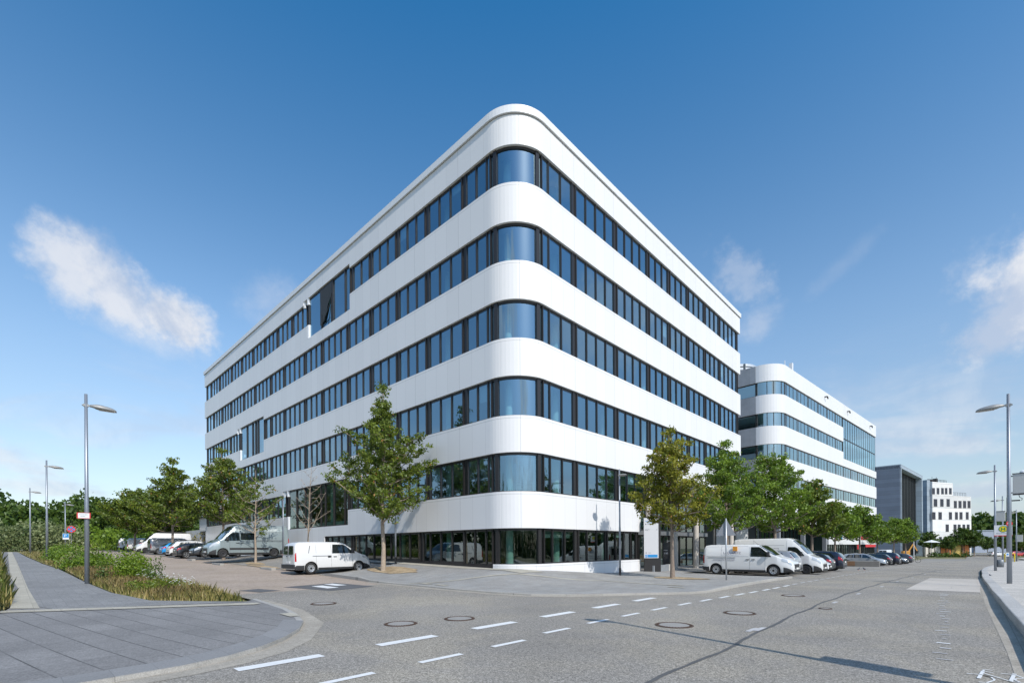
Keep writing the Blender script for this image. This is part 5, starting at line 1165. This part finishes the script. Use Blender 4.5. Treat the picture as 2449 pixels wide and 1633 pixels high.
# right row: front towards the street (+X) rz = 0, rear towards the street rz = 180
def ex_trafic(e, S, surf, patch, polyside, hw):
    text('lettering', 'LAQUARITZ', .20, m_van_txt, e, (1.35, -S['W'] / 2 - .012, 1.36), (R(90), 0, 0), .002)
    text('lettering', 'www.laquaritz-malerei.com', .125, m_van_txt, e, (.68, -S['W'] / 2 - .014, .95), (R(90), 0, 0), .002)
    q = MB(); q.box(1.95, 2.22, -S['W'] / 2 - .008, -S['W'] / 2 + .06, 1.56, 1.84); q.build('logo', m_orange, e)
    polyside('panel_line', [(.25, 1.20), (2.9, 1.2), (2.9, 1.185), (.25, 1.185)], -1, mat('seam_grey', (.12, .13, .14)), .003)
    polyside('panel_line', [(.25, 1.84), (2.85, 1.84), (2.85, 1.83), (.25, 1.83)], -1, mat('seam_grey', (.12, .13, .14)), .003)
    q = MB(); q.tube([(3.35, -.5, 1.95), (3.05, -.55, 2.22)], .008, 4); q.build('aerial', m_black, e)
vehicle('mid_van', at(-13.05, 33.38, .0), 0, WH, 'long white van with small lettering on its side, nearest to the road sign post', 'van', PV, 'parked_van', m_plas, 'steel', m_plas, extra=ex_trafic)
vehicle('suv', (-8.1, 35.95, G(-10, 35.95)), R(180), LGR, 'light grey car squeezed between the two white vans', 'car', PC, 'parked_car', None, 'alloy', m_plas)
def ex_master(e, S, surf, patch, polyside, hw):
    for k, t in enumerate(('Bau & Renovierung', 'Trockenbau', 'Malerarbeiten', 'Bodenbeläge')): text('lettering', t, .13, m_txt, e, (2.35, -S['W'] / 2 + .02, 1.86 - k * .17), (R(90), 0, 0), .002)
    text('lettering', 'Service', .16, m_txt, e, (1.3, -S['W'] / 2 + .02, 1.86), (R(90), 0, 0), .002)
    for x0, x1, z in ((.3, 3.7, 2.12), (.3, 3.7, 1.28)): polyside('panel_line', [(x0, z), (x1, z), (x1, z + .014), (x0, z + .014)], -1, mat('seam_grey', (.12, .13, .14)), .003)
vehicle('high_van', (-12.95, 38.62, G(-10, 38)), 0, WH, 'white high roofed van with text lines beside its cab door', 'van', PV, 'parked_van', None, 'dark', m_plas, hscale=.94, lscale=.95, extra=ex_master)
vehicle('hatch', (-11.7, 42.05, G(-10, 42)), 0, WH, 'small white car right of the high roofed white van', 'car', PC, 'parked_car', None, 'alloy', None, detail=False)
vehicle('estate', (-7.7, 44.7, G(-10, 44.5)), R(180), BLK, 'black estate car behind the small white car', 'car', PC, 'parked_car', None, 'alloy', None, detail=False)
vehicle('suv', (-7.4, 47.5, G(-10, 47.5)), R(180), NVY, 'dark navy car with red rear lights left of the long planter', 'car', PC, 'parked_car', None, 'alloy', m_plas)
vehicle('estate', (-11.6, 70.9, G(-9, 70.9)), R(-2), SIL, 'silver estate car parked behind the long concrete planter', 'car', PC, 'parked_car', None, 'alloy', None)
vehicle('estate', (-6.9, 74.9, G(-8, 74.9)), R(178), BLK, 'black estate car with red rear lights right of the silver estate', 'car', PC, 'parked_car', None, 'alloy', None, detail=False)
vehicle('suv', (-6.4, 78.6, G(-8, 78.6)), R(178), NVY, 'tall dark car third from the right in the far row', 'car', PC, 'parked_car', None, 'alloy', m_plas, detail=False)
vehicle('hatch', (-10.2, 83.2, G(-8, 83)), R(-3), DKG, 'dark grey car second from the right in the far row', 'car', PC, 'parked_car', None, 'dark', m_plas, detail=False)
vehicle('hatch', (-5.7, 87.2, G(-8, 87)), R(177), DKG, 'small dark car at the right end of the row, beside the bicycles', 'car', PC, 'parked_car', None, 'dark', m_plas, detail=False)
vehicle('hatch', (4.2, 200, G(5, 200)), R(40), WH, 'white car far off behind the bus stop lamps', 'car', PC, 'parked_car', None, 'dark', None, detail=False)
vehicle('hatch', (8.4, 203, G(8, 203)), R(40), REDP, 'red car far off at the right edge', 'car', PC, 'parked_car', None, 'dark', None, detail=False)
vehicle('suv', (11.2, 208, G(11, 208)), R(40), DKG, 'dark car far off right of the red one', 'car', PC, 'parked_car', None, 'dark', None, detail=False)
vehicle('mid_van', (-15.2, 146, G(-14, 148)), R(80), WH, 'white van behind the last trees of the row, before the grey cube building', 'van', PV, 'parked_van', None, 'dark', m_plas, detail=False)
vehicle('hatch', (-4.2, 190.5, G(-4, 190)), R(60), LGR, 'pale car in front of the building site hoarding', 'car', PC, 'parked_car', None, 'dark', None, detail=False)
# ------------------------------------------------------------------ street lamps
m_pole = mat('pole_grey', (.30, .33, .37), .42, .55, var=.05); m_head = mat('lamp_head_grey', (.33, .33, .32), .5, .3); m_lglass = mat('lamp_lens', (.38, .34, .28), .2, 0, .7)
def lamp(x, y, H, az, label, group, small=False, zoff=0., rbase=.085):
    g = G(x, y) + zoff; e = empty('street_lamp', (x, y, g), az, label, 'street lamp', group)
    mb = MB(); mb.smooth = True; r = rbase
    mb.tube([(0, 0, -.1), (0, 0, H * .45), (0, 0, H * .46), (0, 0, H)], [r, r * .92, r * .78, r * .62], 14); mb.build('pole', m_pole, e)
    if small: # slim arm to one side, little flat head
        mb = MB(); mb.tube([(-.12, 0, H - .38), (.25, 0, H - .38)], .02, 6); mb.build('arm', m_pole, e)
        mb = MB(); mb.lathe([(.001, H - .33), (.22, H - .36), (.26, H - .40), (.22, H - .43), (.001, H - .43)], (.42, 0, 0), n=16); mb.build('lamp_head', m_head, e)
        mb = MB(); mb.lathe([(r * 1.1, -.05), (r * 1.1, .42), (r, .44)], n=14); mb.build('base_sleeve', m_black, e)
        return e
    z = H - .47
    mb = MB(); mb.tube([(-.13, 0, z), (.20, 0, z)], .03, 8); mb.box(-.09, .09, -.05, .05, z - .05, z + .05); mb.build('arm', m_head, e)
    mb = MB()
    sec = [(.12, .055, .05, -.03), (.26, .07, .085, -.05), (.34, .13, .10, -.075), (.50, .16, .095, -.09), (.72, .155, .06, -.095), (.88, .12, .02, -.10), (.97, .07, -.03, -.11), (1.0, .03, -.07, -.12)]
    vs = []
    for (a, wd, zt, zb_) in sec:
        vs += [(a, wd, z + zb_), (a, wd * .85, z + (zt * .6 + zb_ * .4)), (a, wd * .4, z + zt), (a, -wd * .4, z + zt), (a, -wd * .85, z + (zt * .6 + zb_ * .4)), (a, -wd, z + zb_)]
    fs = [(0, 1, 2, 3, 4, 5), tuple(range(47, 41, -1))]
    for i in range(7):
        for k in range(6): k2 = (k + 1) % 6; fs.append((i * 6 + k, (i + 1) * 6 + k, (i + 1) * 6 + k2, i * 6 + k2))
    mb.smooth = True; mb.add(vs, fs); h = mb.build('lamp_head', m_head, e, recalc=True)
    mb = MB(); mb.box(.42, .93, -.10, .10, z - .118, z - .1); mb.build('lens', m_lglass, h)
    return e
gl = 'tall street lamps with flat heads'
La = lamp(-26.75, 2.32, 8, R(90), 'tall grey street lamp nearest on the left, carrying a small white notice', gl)
lamp(-52.6, 2.2, 8, R(90), 'second tall street lamp from the front on the left path', gl)
lamp(-83.0, 2.0, 8, R(90), 'third and farthest tall street lamp with a flat head on the left path', gl)
e4 = lamp(-96, 5.95, 7.3, R(90), 'far lamp on the left whose pole carries the blue parking sign', gl)
lamp(1.22, 29.2, 8, R(180), 'tall street lamp nearest on the right pavement, with a big grey cabinet', gl, zoff=.17)
lamp(1.42, 51.6, 8, R(180), 'second street lamp on the right, holding the bus stop sign and a bin', gl, zoff=.17)
lamp(2.8, 79.5, 8, R(180), 'third street lamp on the right pavement', gl, zoff=.15)
lamp(5.3, 108, 8, R(180), 'fourth and farthest street lamp on the right pavement', gl, zoff=.15)
lamp(1.84, 7.8, 8, R(180), 'street lamp beside the camera that throws the long shadow over the road', gl, zoff=.17)
gs = 'slim lamps on the plaza around the building'
lamp(-14.58, 24.34, 6.1, R(-35), 'slim plaza lamp before the right end of the white plinth', gs, True, .07, .062)
lamp(-26.2, 16.9, 5.6, R(180), 'slim plaza lamp right behind the big spired tree', gs, True, .07, .062)
lamp(-42.2, 16.2, 5.3, R(180), 'slim plaza lamp beside the leafless tree and tall window', gs, True, .07, .062)
# things fixed to the lamps (their own objects: they hang from the poles)
m_swh = mat('sign_white', (.76, .77, .78), .5); m_yel = mat('sign_yellow', (.85, .66, .01), .5); m_grn = mat('sign_green', (.02, .22, .08), .5)
e = empty('notice_board', (-26.66, 2.22, G(-26.75, 2.3) + 2.92), R(80), 'small white notice with a red edge on the nearest left lamp pole', 'sign')
mb = MB(); mb.box(-.21, .21, -.02, .0, -.12, .12); mb.build('panel', m_swh, e)
mb = MB(); mb.box(-.215, -.18, -.03, -.021, -.12, .12); mb.box(.18, .215, -.03, -.021, -.12, .12); mb.box(-.18, .18, -.03, -.021, .108, .122); mb.box(-.18, .18, -.03, -.021, -.122, -.108); mb.build('red_border', m_red, e)
text('lettering', 'Feuerwehrzufahrt', .036, m_txt, e, (-.135, -.024, .03), (R(90), 0, 0), .001); text('lettering', 'freihalten', .04, m_txt, e, (-.1, -.024, -.04), (R(90), 0, 0), .001)
FA = R(133.6 - 90 - 40)   # facing the viewer side of the street
e = empty('equipment_cabinet', (1.52, 29.42, G(1.2, 29.3) + 3.95), R(-5), 'pale grey cabinet clamped to the nearest right lamp pole', 'cabinet')
mb = MB(); mb.box(-.17, .40, -.16, .16, 0, .84); mb.build('housing', mat('cabinet_grey', (.52, .52, .50), .5), e, bevel=.015)
mb = MB(); mb.box(-.19, .42, -.18, .18, .84, .86); mb.box(-.18, .41, -.17, .17, -.04, .0); mb.build('lid', m_alu, e)
mb = MB(); mb.lathe([(.11, .86), (.10, .93), (.05, .97), (.001, .98)], (.13, 0, 0), n=16); mb.build('dome', m_swh, e)
mb = MB(); mb.tube([(.0, 0, -.04), (.02, 0, -.14), (.1, 0, -.2), (.08, 0, -.28)], .012, 5); mb.box(-.24, .04, -.04, .04, -.30, -.25); mb.box(-.30, -.17, -.03, .03, .74, .78); mb.box(-.30, -.17, -.03, .03, .04, .08); mb.build('bracket', m_alu, e)
for (x, y, z, w_, h_, lb) in ((2.1, 7.95, 2.5, .5, .8, 'pale cabinet on the lamp that throws the long shadow over the road'), (1.72, 51.9, 3.75, .5, .75, 'pale cabinet on the second right lamp pole, above the bus stop sign'), (5.6, 108.2, 3.0, .8, 1.1, 'small pale cabinet on the farthest right lamp pole')):
    e = empty('equipment_cabinet', (x, y, G(x, y) + .17 + z), R(-5), lb, 'cabinet')
    mb = MB(); mb.box(-w_ / 2, w_ / 2, -.14, .14, 0, h_); mb.build('housing', mat('cabinet_grey', (.52, .52, .50)), e, bevel=.015); mb = MB(); mb.box(-w_ / 2 - .02, w_ / 2 + .02, -.16, .16, h_, h_ + .02); mb.build('lid', m_alu, e)
e = empty('bus_stop_sign', (1.82, 51.55, G(1.4, 51.6) + .17 + 2.62), R(3), 'white bus stop sign with a yellow H disc and a red lower edge', 'sign')
mb = MB(); mb.box(-.46, .50, -.02, .0, 0, .82); mb.build('panel', m_swh, e)
mb = MB(); mb.box(-.46, .50, -.028, -.021, 0, .06); mb.build('red_edge', m_red, e)
mb = MB(); mb.lathe([(.001, -.03), (.245, -.03), (.245, -.021)], (.02, 0, .53), 'y', 28); mb.build('green_ring', m_grn, e)
mb = MB(); mb.lathe([(.001, -.036), (.20, -.036), (.20, -.031)], (.02, 0, .53), 'y', 28); mb.build('yellow_disc', m_yel, e)
mb = MB(); mb.box(-.09, -.04, -.044, -.037, .41, .65); mb.box(.08, .13, -.044, -.037, .41, .65); mb.box(-.04, .08, -.044, -.037, .505, .555); mb.build('letter_h', m_grn, e)
text('lettering', 'Marie-Curie-Str.', .105, m_van_txt, e, (-.36, -.023, .17), (R(90), 0, 0), .001)
e = empty('litter_bin', (1.68, 51.75, G(1.4, 51.6) + .17 + .28), 0, 'grey round litter bin hung on the bus stop lamp pole', 'bin')
mb = MB(); mb.smooth = True; mb.lathe([(.001, 0), (.2, 0), (.22, .55), (.2, .56), (.19, .45), (.001, .44)], n=20); mb.build('bucket', mat('bin_grey', (.22, .24, .26), .5, .3), e)
mb = MB(); mb.box(-.3, -.18, -.03, .03, .4, .46); mb.build('bracket', m_alu, e)
e = empty('route_sign', (1.25, 29.16, G(1.2, 29.3) + .17 + 2.43), R(20), 'small red sign at the left of the nearest right lamp pole', 'sign')
mb = MB(); mb.lathe([(.001, -.01), (.11, -.01), (.11, .0), (.001, 0)], (-.03, 0, .1), 'y', 8); mb.build('panel', m_red, e); text('lettering', 'BUS', .07, m_swh, e, (-.1, -.012, .08), (R(90), 0, 0), .001)
e = empty('pole_sticker', (1.16, 29.10, G(1.2, 29.3) + .17 + 1.15), R(25), 'blue and white sticker low on the nearest right lamp pole', 'sticker')
mb = MB(); mb.box(-.05, .05, -.012, .0, 0, .16); mb.build('panel', m_swh, e); mb = MB(); mb.box(-.03, .03, -.016, -.012, .05, .12); mb.build('blue_mark', m_blue, e)
e = empty('hoop_guard', (4.25, 101, G(4.2, 101) + .17), 0, 'yellow hoop guard on the right pavement beyond the bus stop', 'hoop guard')
mb = MB(); mb.smooth = True; mb.tube([(-.5, 0, 0), (-.5, 0, 1.15), (-.42, 0, 1.25), (.42, 0, 1.25), (.5, 0, 1.15), (.5, 0, 0)], .06, 8); mb.build('hoop', m_yel, e)
# parking and no stopping signs, far left
e = empty('parking_sign', (-95.8, 6.0, G(-96, 5.95) + 1.75), R(70), 'blue and white parking sign on the far left lamp pole', 'sign')
mb = MB(); mb.box(-.36, .36, -.03, 0, 0, .85); mb.build('panel', m_swh, e); mb = MB(); mb.box(-.33, .33, -.04, -.031, .26, .82); mb.build('blue_field', m_blue, e); text('lettering', 'P', .55, m_swh, e, (-.2, -.045, .34), (R(90), 0, 0), .002)
e = empty('no_stopping_sign', (-93, 6.4, G(-93, 6.4) - .2), R(80), 'round red and blue no stopping sign on its own thin post', 'sign')
mb = MB(); mb.tube([(0, 0, 0), (0, 0, 3.4)], .035, 8); mb.build('post', m_pole, e)
mb = MB(); mb.lathe([(.001, -.05), (.48, -.05), (.48, -.03), (.001, -.03)], (0, 0, 3.4), 'y', 28); mb.build('red_disc', m_red, e)
mb = MB()
for a in range(4):
    vs = [(0, 0)] + [(math.cos(R(a * 90 - 36 + 72 * k / 8)) * .36, math.sin(R(a * 90 - 36 + 72 * k / 8)) * .36) for k in range(9)]; c = (math.cos(R(a * 90)) * .06, math.sin(R(a * 90)) * .06)
    mb.add([(c[0] + x * .86, -.056, 3.4 + c[1] + z * .86) for x, z in vs], [tuple(range(10))])
mb.build('blue_field', m_blue, e)
# warning sign seen from behind, on the plaza
e = empty('warning_sign', (-8.92, 25.1, G(-8.9, 25.1) + .07), R(20), 'triangular road sign seen from behind on a grey post by the kerb', 'sign')
mb = MB(); mb.smooth = True; mb.tube([(0, 0, -.1), (0, 0, 3.12)], .037, 12); mb.build('post', mat('galvanised', (.5, .52, .54)), e)
mb = MB(); mb.add([(-.45, .05, 2.28), (.45, .05, 2.28), (.03, .05, 3.05), (-.03, .05, 3.05), (-.45, .07, 2.28), (.45, .07, 2.28), (.03, .07, 3.05), (-.03, .07, 3.05)], [(0, 1, 2, 3), (7, 6, 5, 4), (0, 4, 5, 1), (1, 5, 6, 2), (2, 6, 7, 3), (3, 7, 4, 0)]); mb.box(-.46, .46, .03, .08, 2.255, 2.285)
mb.build('plate', mat('sign_back', (.30, .31, .33), .5, .4), e)
# pylon sign by the entrance
e = empty('entrance_pylon', (-15.75, 29.9 + .45, G(-15.7, 30.3) + .07), R(42), 'tall white information pylon with a blue parking strip, by the entrance', 'sign')
PW = .98
mb = MB(); mb.box(-PW / 2 + .03, PW / 2 + .16, .0, .16, 0, 3.72); mb.build('frame', m_alu, e)
mb = MB(); mb.box(-PW / 2, PW / 2, -.03, .0, .92, 3.66); mb.build('panel', mat('pylon_grey', (.60, .60, .61), .45), e)
mb = MB(); mb.box(-.42, -.27, -.038, -.031, .97, 1.16); mb.box(-.24, .42, -.038, -.031, .97, 1.16); mb.build('blue_strip', m_blue, e)
text('lettering', 'P', .17, m_swh, e, (-.40, -.04, 1.0), (R(90), 0, 0), .001); text('lettering', 'A', .15, m_txt, e, (-.40, -.034, 1.24), (R(90), 0, 0), .001); text('lettering', 'Eingang', .06, m_txt, e, (-.2, -.034, 1.27), (R(90), 0, 0), .001)
text('lettering', 'INNO', .12, m_blue, e, (-.40, -.034, 3.40), (R(90), 0, 0), .001); text('lettering', 'CAMPUS', .12, m_blue, e, (-.26, -.034, 3.29), (R(90), 0, 0), .001); text('lettering', 'NEUE STADT', .05, m_txt, e, (-.26, -.034, 3.22), (R(90), 0, 0), .001); text('lettering', '11', .10, m_van_txt, e, (.33, -.034, 2.82), (R(90), 0, 0), .001); text('lettering', 'Labor und Büro\nEmpfang', .05, m_txt, e, (-.40, -.034, 2.86), (R(90), 0, 0), .001)
mb = MB(); mb.add([(-.42, -.034, 3.21), (-.32, -.034, 3.19), (-.36, -.034, 3.29)], [(0, 1, 2)]); mb.build('emblem', m_txt, e)
e = empty('info_pylon', (-15.0, 41.4, G(-15, 41.4) + .07), R(48), 'grey information pylon with blue logo seen above the vans', 'sign')
mb = MB(); mb.box(-.55, .55, 0, .2, 0, 4.0); mb.build('frame', m_alu, e); mb = MB(); mb.box(-.55, .5, -.03, -.001, .9, 3.95); mb.build('panel', mat('pylon_grey', (.60, .60, .61)), e)
text('lettering', 'INNO', .16, m_blue, e, (-.45, -.034, 3.6), (R(90), 0, 0), .001); text('lettering', 'CAMPUS', .16, m_blue, e, (-.25, -.034, 3.44), (R(90), 0, 0), .001)
e = empty('info_pylon', (-14.2, 43.8, G(-14, 43.8) + .07), R(30), 'plain white pylon seen above the high roofed van', 'sign'); mb = MB(); mb.box(-.45, .45, 0, .5, 0, 4.0); mb.build('panel', m_swh, e)
e = empty('entrance_stele', (-16.6, 34.3, G(-16.5, 34.5) + .07), R(52), 'black stele with house number beside the beige entrance columns', 'sign')
mb = MB(); mb.box(-.22, .25, 0, .1, 0, 2.05); mb.build('panel', m_black, e); text('lettering', '118', .2, m_swh, e, (-.16, -.004, 1.18), (R(90), 0, 0), .001); text('lettering', 'Eingang', .1, m_swh, e, (-.18, -.004, 1.45), (R(90), 0, 0), .001)
# planters and small things
m_cor = mat('corten_steel', (.24, .14, .08), .8, .2, var=.3, scale=3); m_pl = mat('planter_concrete', (.20, .19, .175), .85, var=.15, scale=2)
e = empty('low_wall', (-15.7, 28.9, G(-15.7, 30.5)), 0, 'low grey wall below the entrance pylon', 'wall'); mb = MB(); mb.box(-.12, .12, 1.5, 3.75, -.1, .48); mb.build('wall', mat('wall_grey', (.25, .27, .29), .7, var=.1), e); mb = MB(); mb.box(-.13, .13, 3.75, 4.5, -.1, .5); mb.build('end_block', m_cb, e)
e = empty('planter', (-9.3, 67.3, G(-9.3, 67.3)), R(4), 'long low brown planter box in front of the silver estate car', 'planter'); mb = MB(); mb.box(-1.9, 2.0, -.8, .8, -.1, .62); mb.build('box', m_pl, e, bevel=.02); mb = MB(); mb.box(-1.93, -.2, -.83, -.79, .1, .62); mb.build('rusty_panel', m_cor, e)
def chair(x, y, rz, lb):
    e = empty('chair', (x, y, G(x, y) + .07), rz, lb, 'chair', 'chairs inside the entrance'); m_ = mat('orange_seat', (.55, .16, .05), .6)
    mb = MB(); mb.box(-.3, .3, -.3, .3, .35, .48); mb.build('seat', m_, e, bevel=.05); mb = MB(); mb.box(-.3, -.22, -.3, .3, .48, .95); mb.build('backrest', m_, e, bevel=.03)
    for sx in (-.25, .25):
        for sy in (-.25, .25): mb = MB(); mb.tube([(sx, sy, 0), (sx, sy, .36)], .02, 5); mb.build('leg', m_swh, e)
chair(-21.2, 37.6, .4, 'orange lounge chair inside the entrance glazing'); chair(-21.4, 39.2, 2., 'second orange lounge chair deeper inside the entrance')
# pigeons on the road edge
def pigeon(x, y, rz, lb):
    e = empty('pigeon', (x, y, G(x, y)), rz, lb, 'bird', 'pigeons on the road'); m_ = mat('pigeon_grey', (.09, .10, .12), .7)
    mb = MB(); mb.smooth = True; mb.tube([(-.19, 0, .09), (-.12, 0, .11), (-.03, 0, .13), (.05, 0, .15), (.09, 0, .19), (.11, 0, .23), (.14, 0, .235), (.17, 0, .225)], [.012, .03, .055, .055, .035, .028, .026, .005], 10); mb.build('body', m_, e)
    mb = MB(); mb.tube([(0, .02, .1), (0, .02, 0)], .006, 4); mb.build('leg', m_red, e); mb = MB(); mb.tube([(0, -.02, .1), (0, -.02, 0)], .006, 4); mb.build('leg', m_red, e)
pigeon(-6.9, 50.4, 1., 'dark pigeon left on the far parking edge'); pigeon(-6.6, 51.1, 2.4, 'dark pigeon right on the far parking edge')
pigeon(.9, 39.3, 2., 'dark pigeon on the kerb end near the bus stop')
# bicycles by the far row
def bicycle(x, y, rz, lb):
    e = empty('bicycle', (x, y, G(x, y)), rz, lb, 'bicycle', 'bicycles parked at the end of the row')
    for cx in (-.52, .52):
        mb = MB(); mb.smooth = True; vs = [(cx + .33 * math.cos(t), 0, .35 + .33 * math.sin(t)) for t in np.linspace(0, 2 * math.pi, 25)]; mb.tube(vs, .022, 6, False); mb.build('wheel', m_rub, e)
    mb = MB()
    for a, b in (((-.52, .35), (-.12, .3)), ((-.12, .3), (-.28, .85)), ((-.52, .35), (-.25, .78)), ((-.25, .8), (.35, .82)), ((-.12, .3), (.36, .75)), ((.34, .95), (.52, .35))): mb.tube([(a[0], 0, a[1]), (b[0], 0, b[1])], .02, 6)
    mb.tube([(.34, -.28, .98), (.34, .28, .98)], .014, 5); mb.build('frame', m_black, e); mb = MB(); mb.box(-.4, -.16, -.06, .06, .86, .91); mb.build('saddle', m_plas, e)
bicycle(-7.3, 93.4, 0., 'dark bicycle left in the rack past the parked cars'); bicycle(-7.0, 94.4, .1, 'dark bicycle in the middle of the rack past the cars'); bicycle(-6.2, 95.4, .0, 'rightmost bicycle past the parked cars')
# blue direction sign, building site at the street end
e = empty('direction_sign', (-7.6, 118, G(-7.6, 118)), R(10), 'blue direction sign on a pale pole at the end of the row', 'sign'); mb = MB(); mb.tube([(0, 0, 0), (0, 0, 4.6)], .06, 8); mb.build('post', m_swh, e); mb = MB(); mb.box(-2.2, .1, -.06, 0, 4.0, 4.35); mb.build('panel', m_blue, e)
m_org = mat('hoarding_orange', (.62, .22, .07), .7, var=.3, scale=.6); m_hwh = mat('hoarding_white', (.66, .62, .55), .8, var=.15, scale=.8)
dx, dy = .78, .62
for k, (px, w_, h_, m_, lb) in enumerate(((2224, 2.6, 3.6, m_hwh, 'white site container left in the building site'), (2236, 3.0, 4.4, m_hwh, 'tall white hoarding in the building site'), (2248, 3.2, 4.2, m_org, 'orange hoarding left in the building site'), (2262, 3.0, 3.2, m_org, 'low orange hoarding in the middle of the building site'), (2284, 3.6, 3.8, mat('site_yellow', (.55, .40, .12), .8, var=.2), 'yellowish stack of material in the building site'), (2306, 2.8, 4.6, m_org, 'orange hoarding at the right end of the building site'))):
    r_ = ray(px, 1318); t = 139.; x, y = r_[0] * t, r_[1] * t; e = empty('site_hoarding', (x, y, G(x, y) - .2), R(40), lb, 'hoarding', 'hoardings of the building site')
    mb = MB(); mb.box(-w_ / 2, w_ / 2, 0, .8, 0, h_); mb.build('panel', m_, e); mb = MB()
    for xx in (-w_ / 2, 0, w_ / 2): mb.box(xx - .06, xx + .06, -.08, 0, 0, h_ + .2)
    mb.build('post', m_alu, e)
e = empty('excavator', (-11.2, 150, G(-11, 148)), R(30), 'small orange excavator arm behind the last street tree', 'excavator'); e.scale = (.6, .6, .75); m_ex = mat('excavator_orange', (.60, .28, .05), .5)
mb = MB(); mb.box(-1.2, 1.2, -.9, .9, 1.0, 2.2); mb.build('cab', m_ex, e, bevel=.1); mb = MB(); mb.box(-1.5, 1.5, -1., -.6, 0, .9); mb.box(-1.5, 1.5, .6, 1., 0, .9); mb.build('track', m_black, e, bevel=.2)
mb = MB(); mb.bar((1., 0, 2), (2.6, 0, 4.4), .3, .4); mb.bar((2.6, 0, 4.4), (4.0, 0, 2.2), .25, .35); mb.build('arm', m_ex, e); mb = MB(); mb.add([(3.7, -.4, 2.2), (4.3, -.4, 2.3), (4.2, -.4, 1.4), (3.6, -.4, 1.6), (3.7, .4, 2.2), (4.3, .4, 2.3), (4.2, .4, 1.4), (3.6, .4, 1.6)], [(0, 1, 2, 3), (7, 6, 5, 4), (0, 4, 5, 1), (1, 5, 6, 2), (2, 6, 7, 3), (3, 7, 4, 0)]); mb.build('bucket', m_black, e)
e = empty('parasol', (-7.4, 172, G(-7.4, 172)), 0, 'white parasol at the foot of the grey cube building', 'parasol'); mb = MB(); mb.lathe([(.001, 4.6), (1.7, 4.0), (1.7, 3.9), (.001, 4.4)], n=8); mb.build('canopy', m_swh, e); mb = MB(); mb.tube([(0, 0, 0), (0, 0, 4.2)], .05, 6); mb.build('pole', m_pole, e)
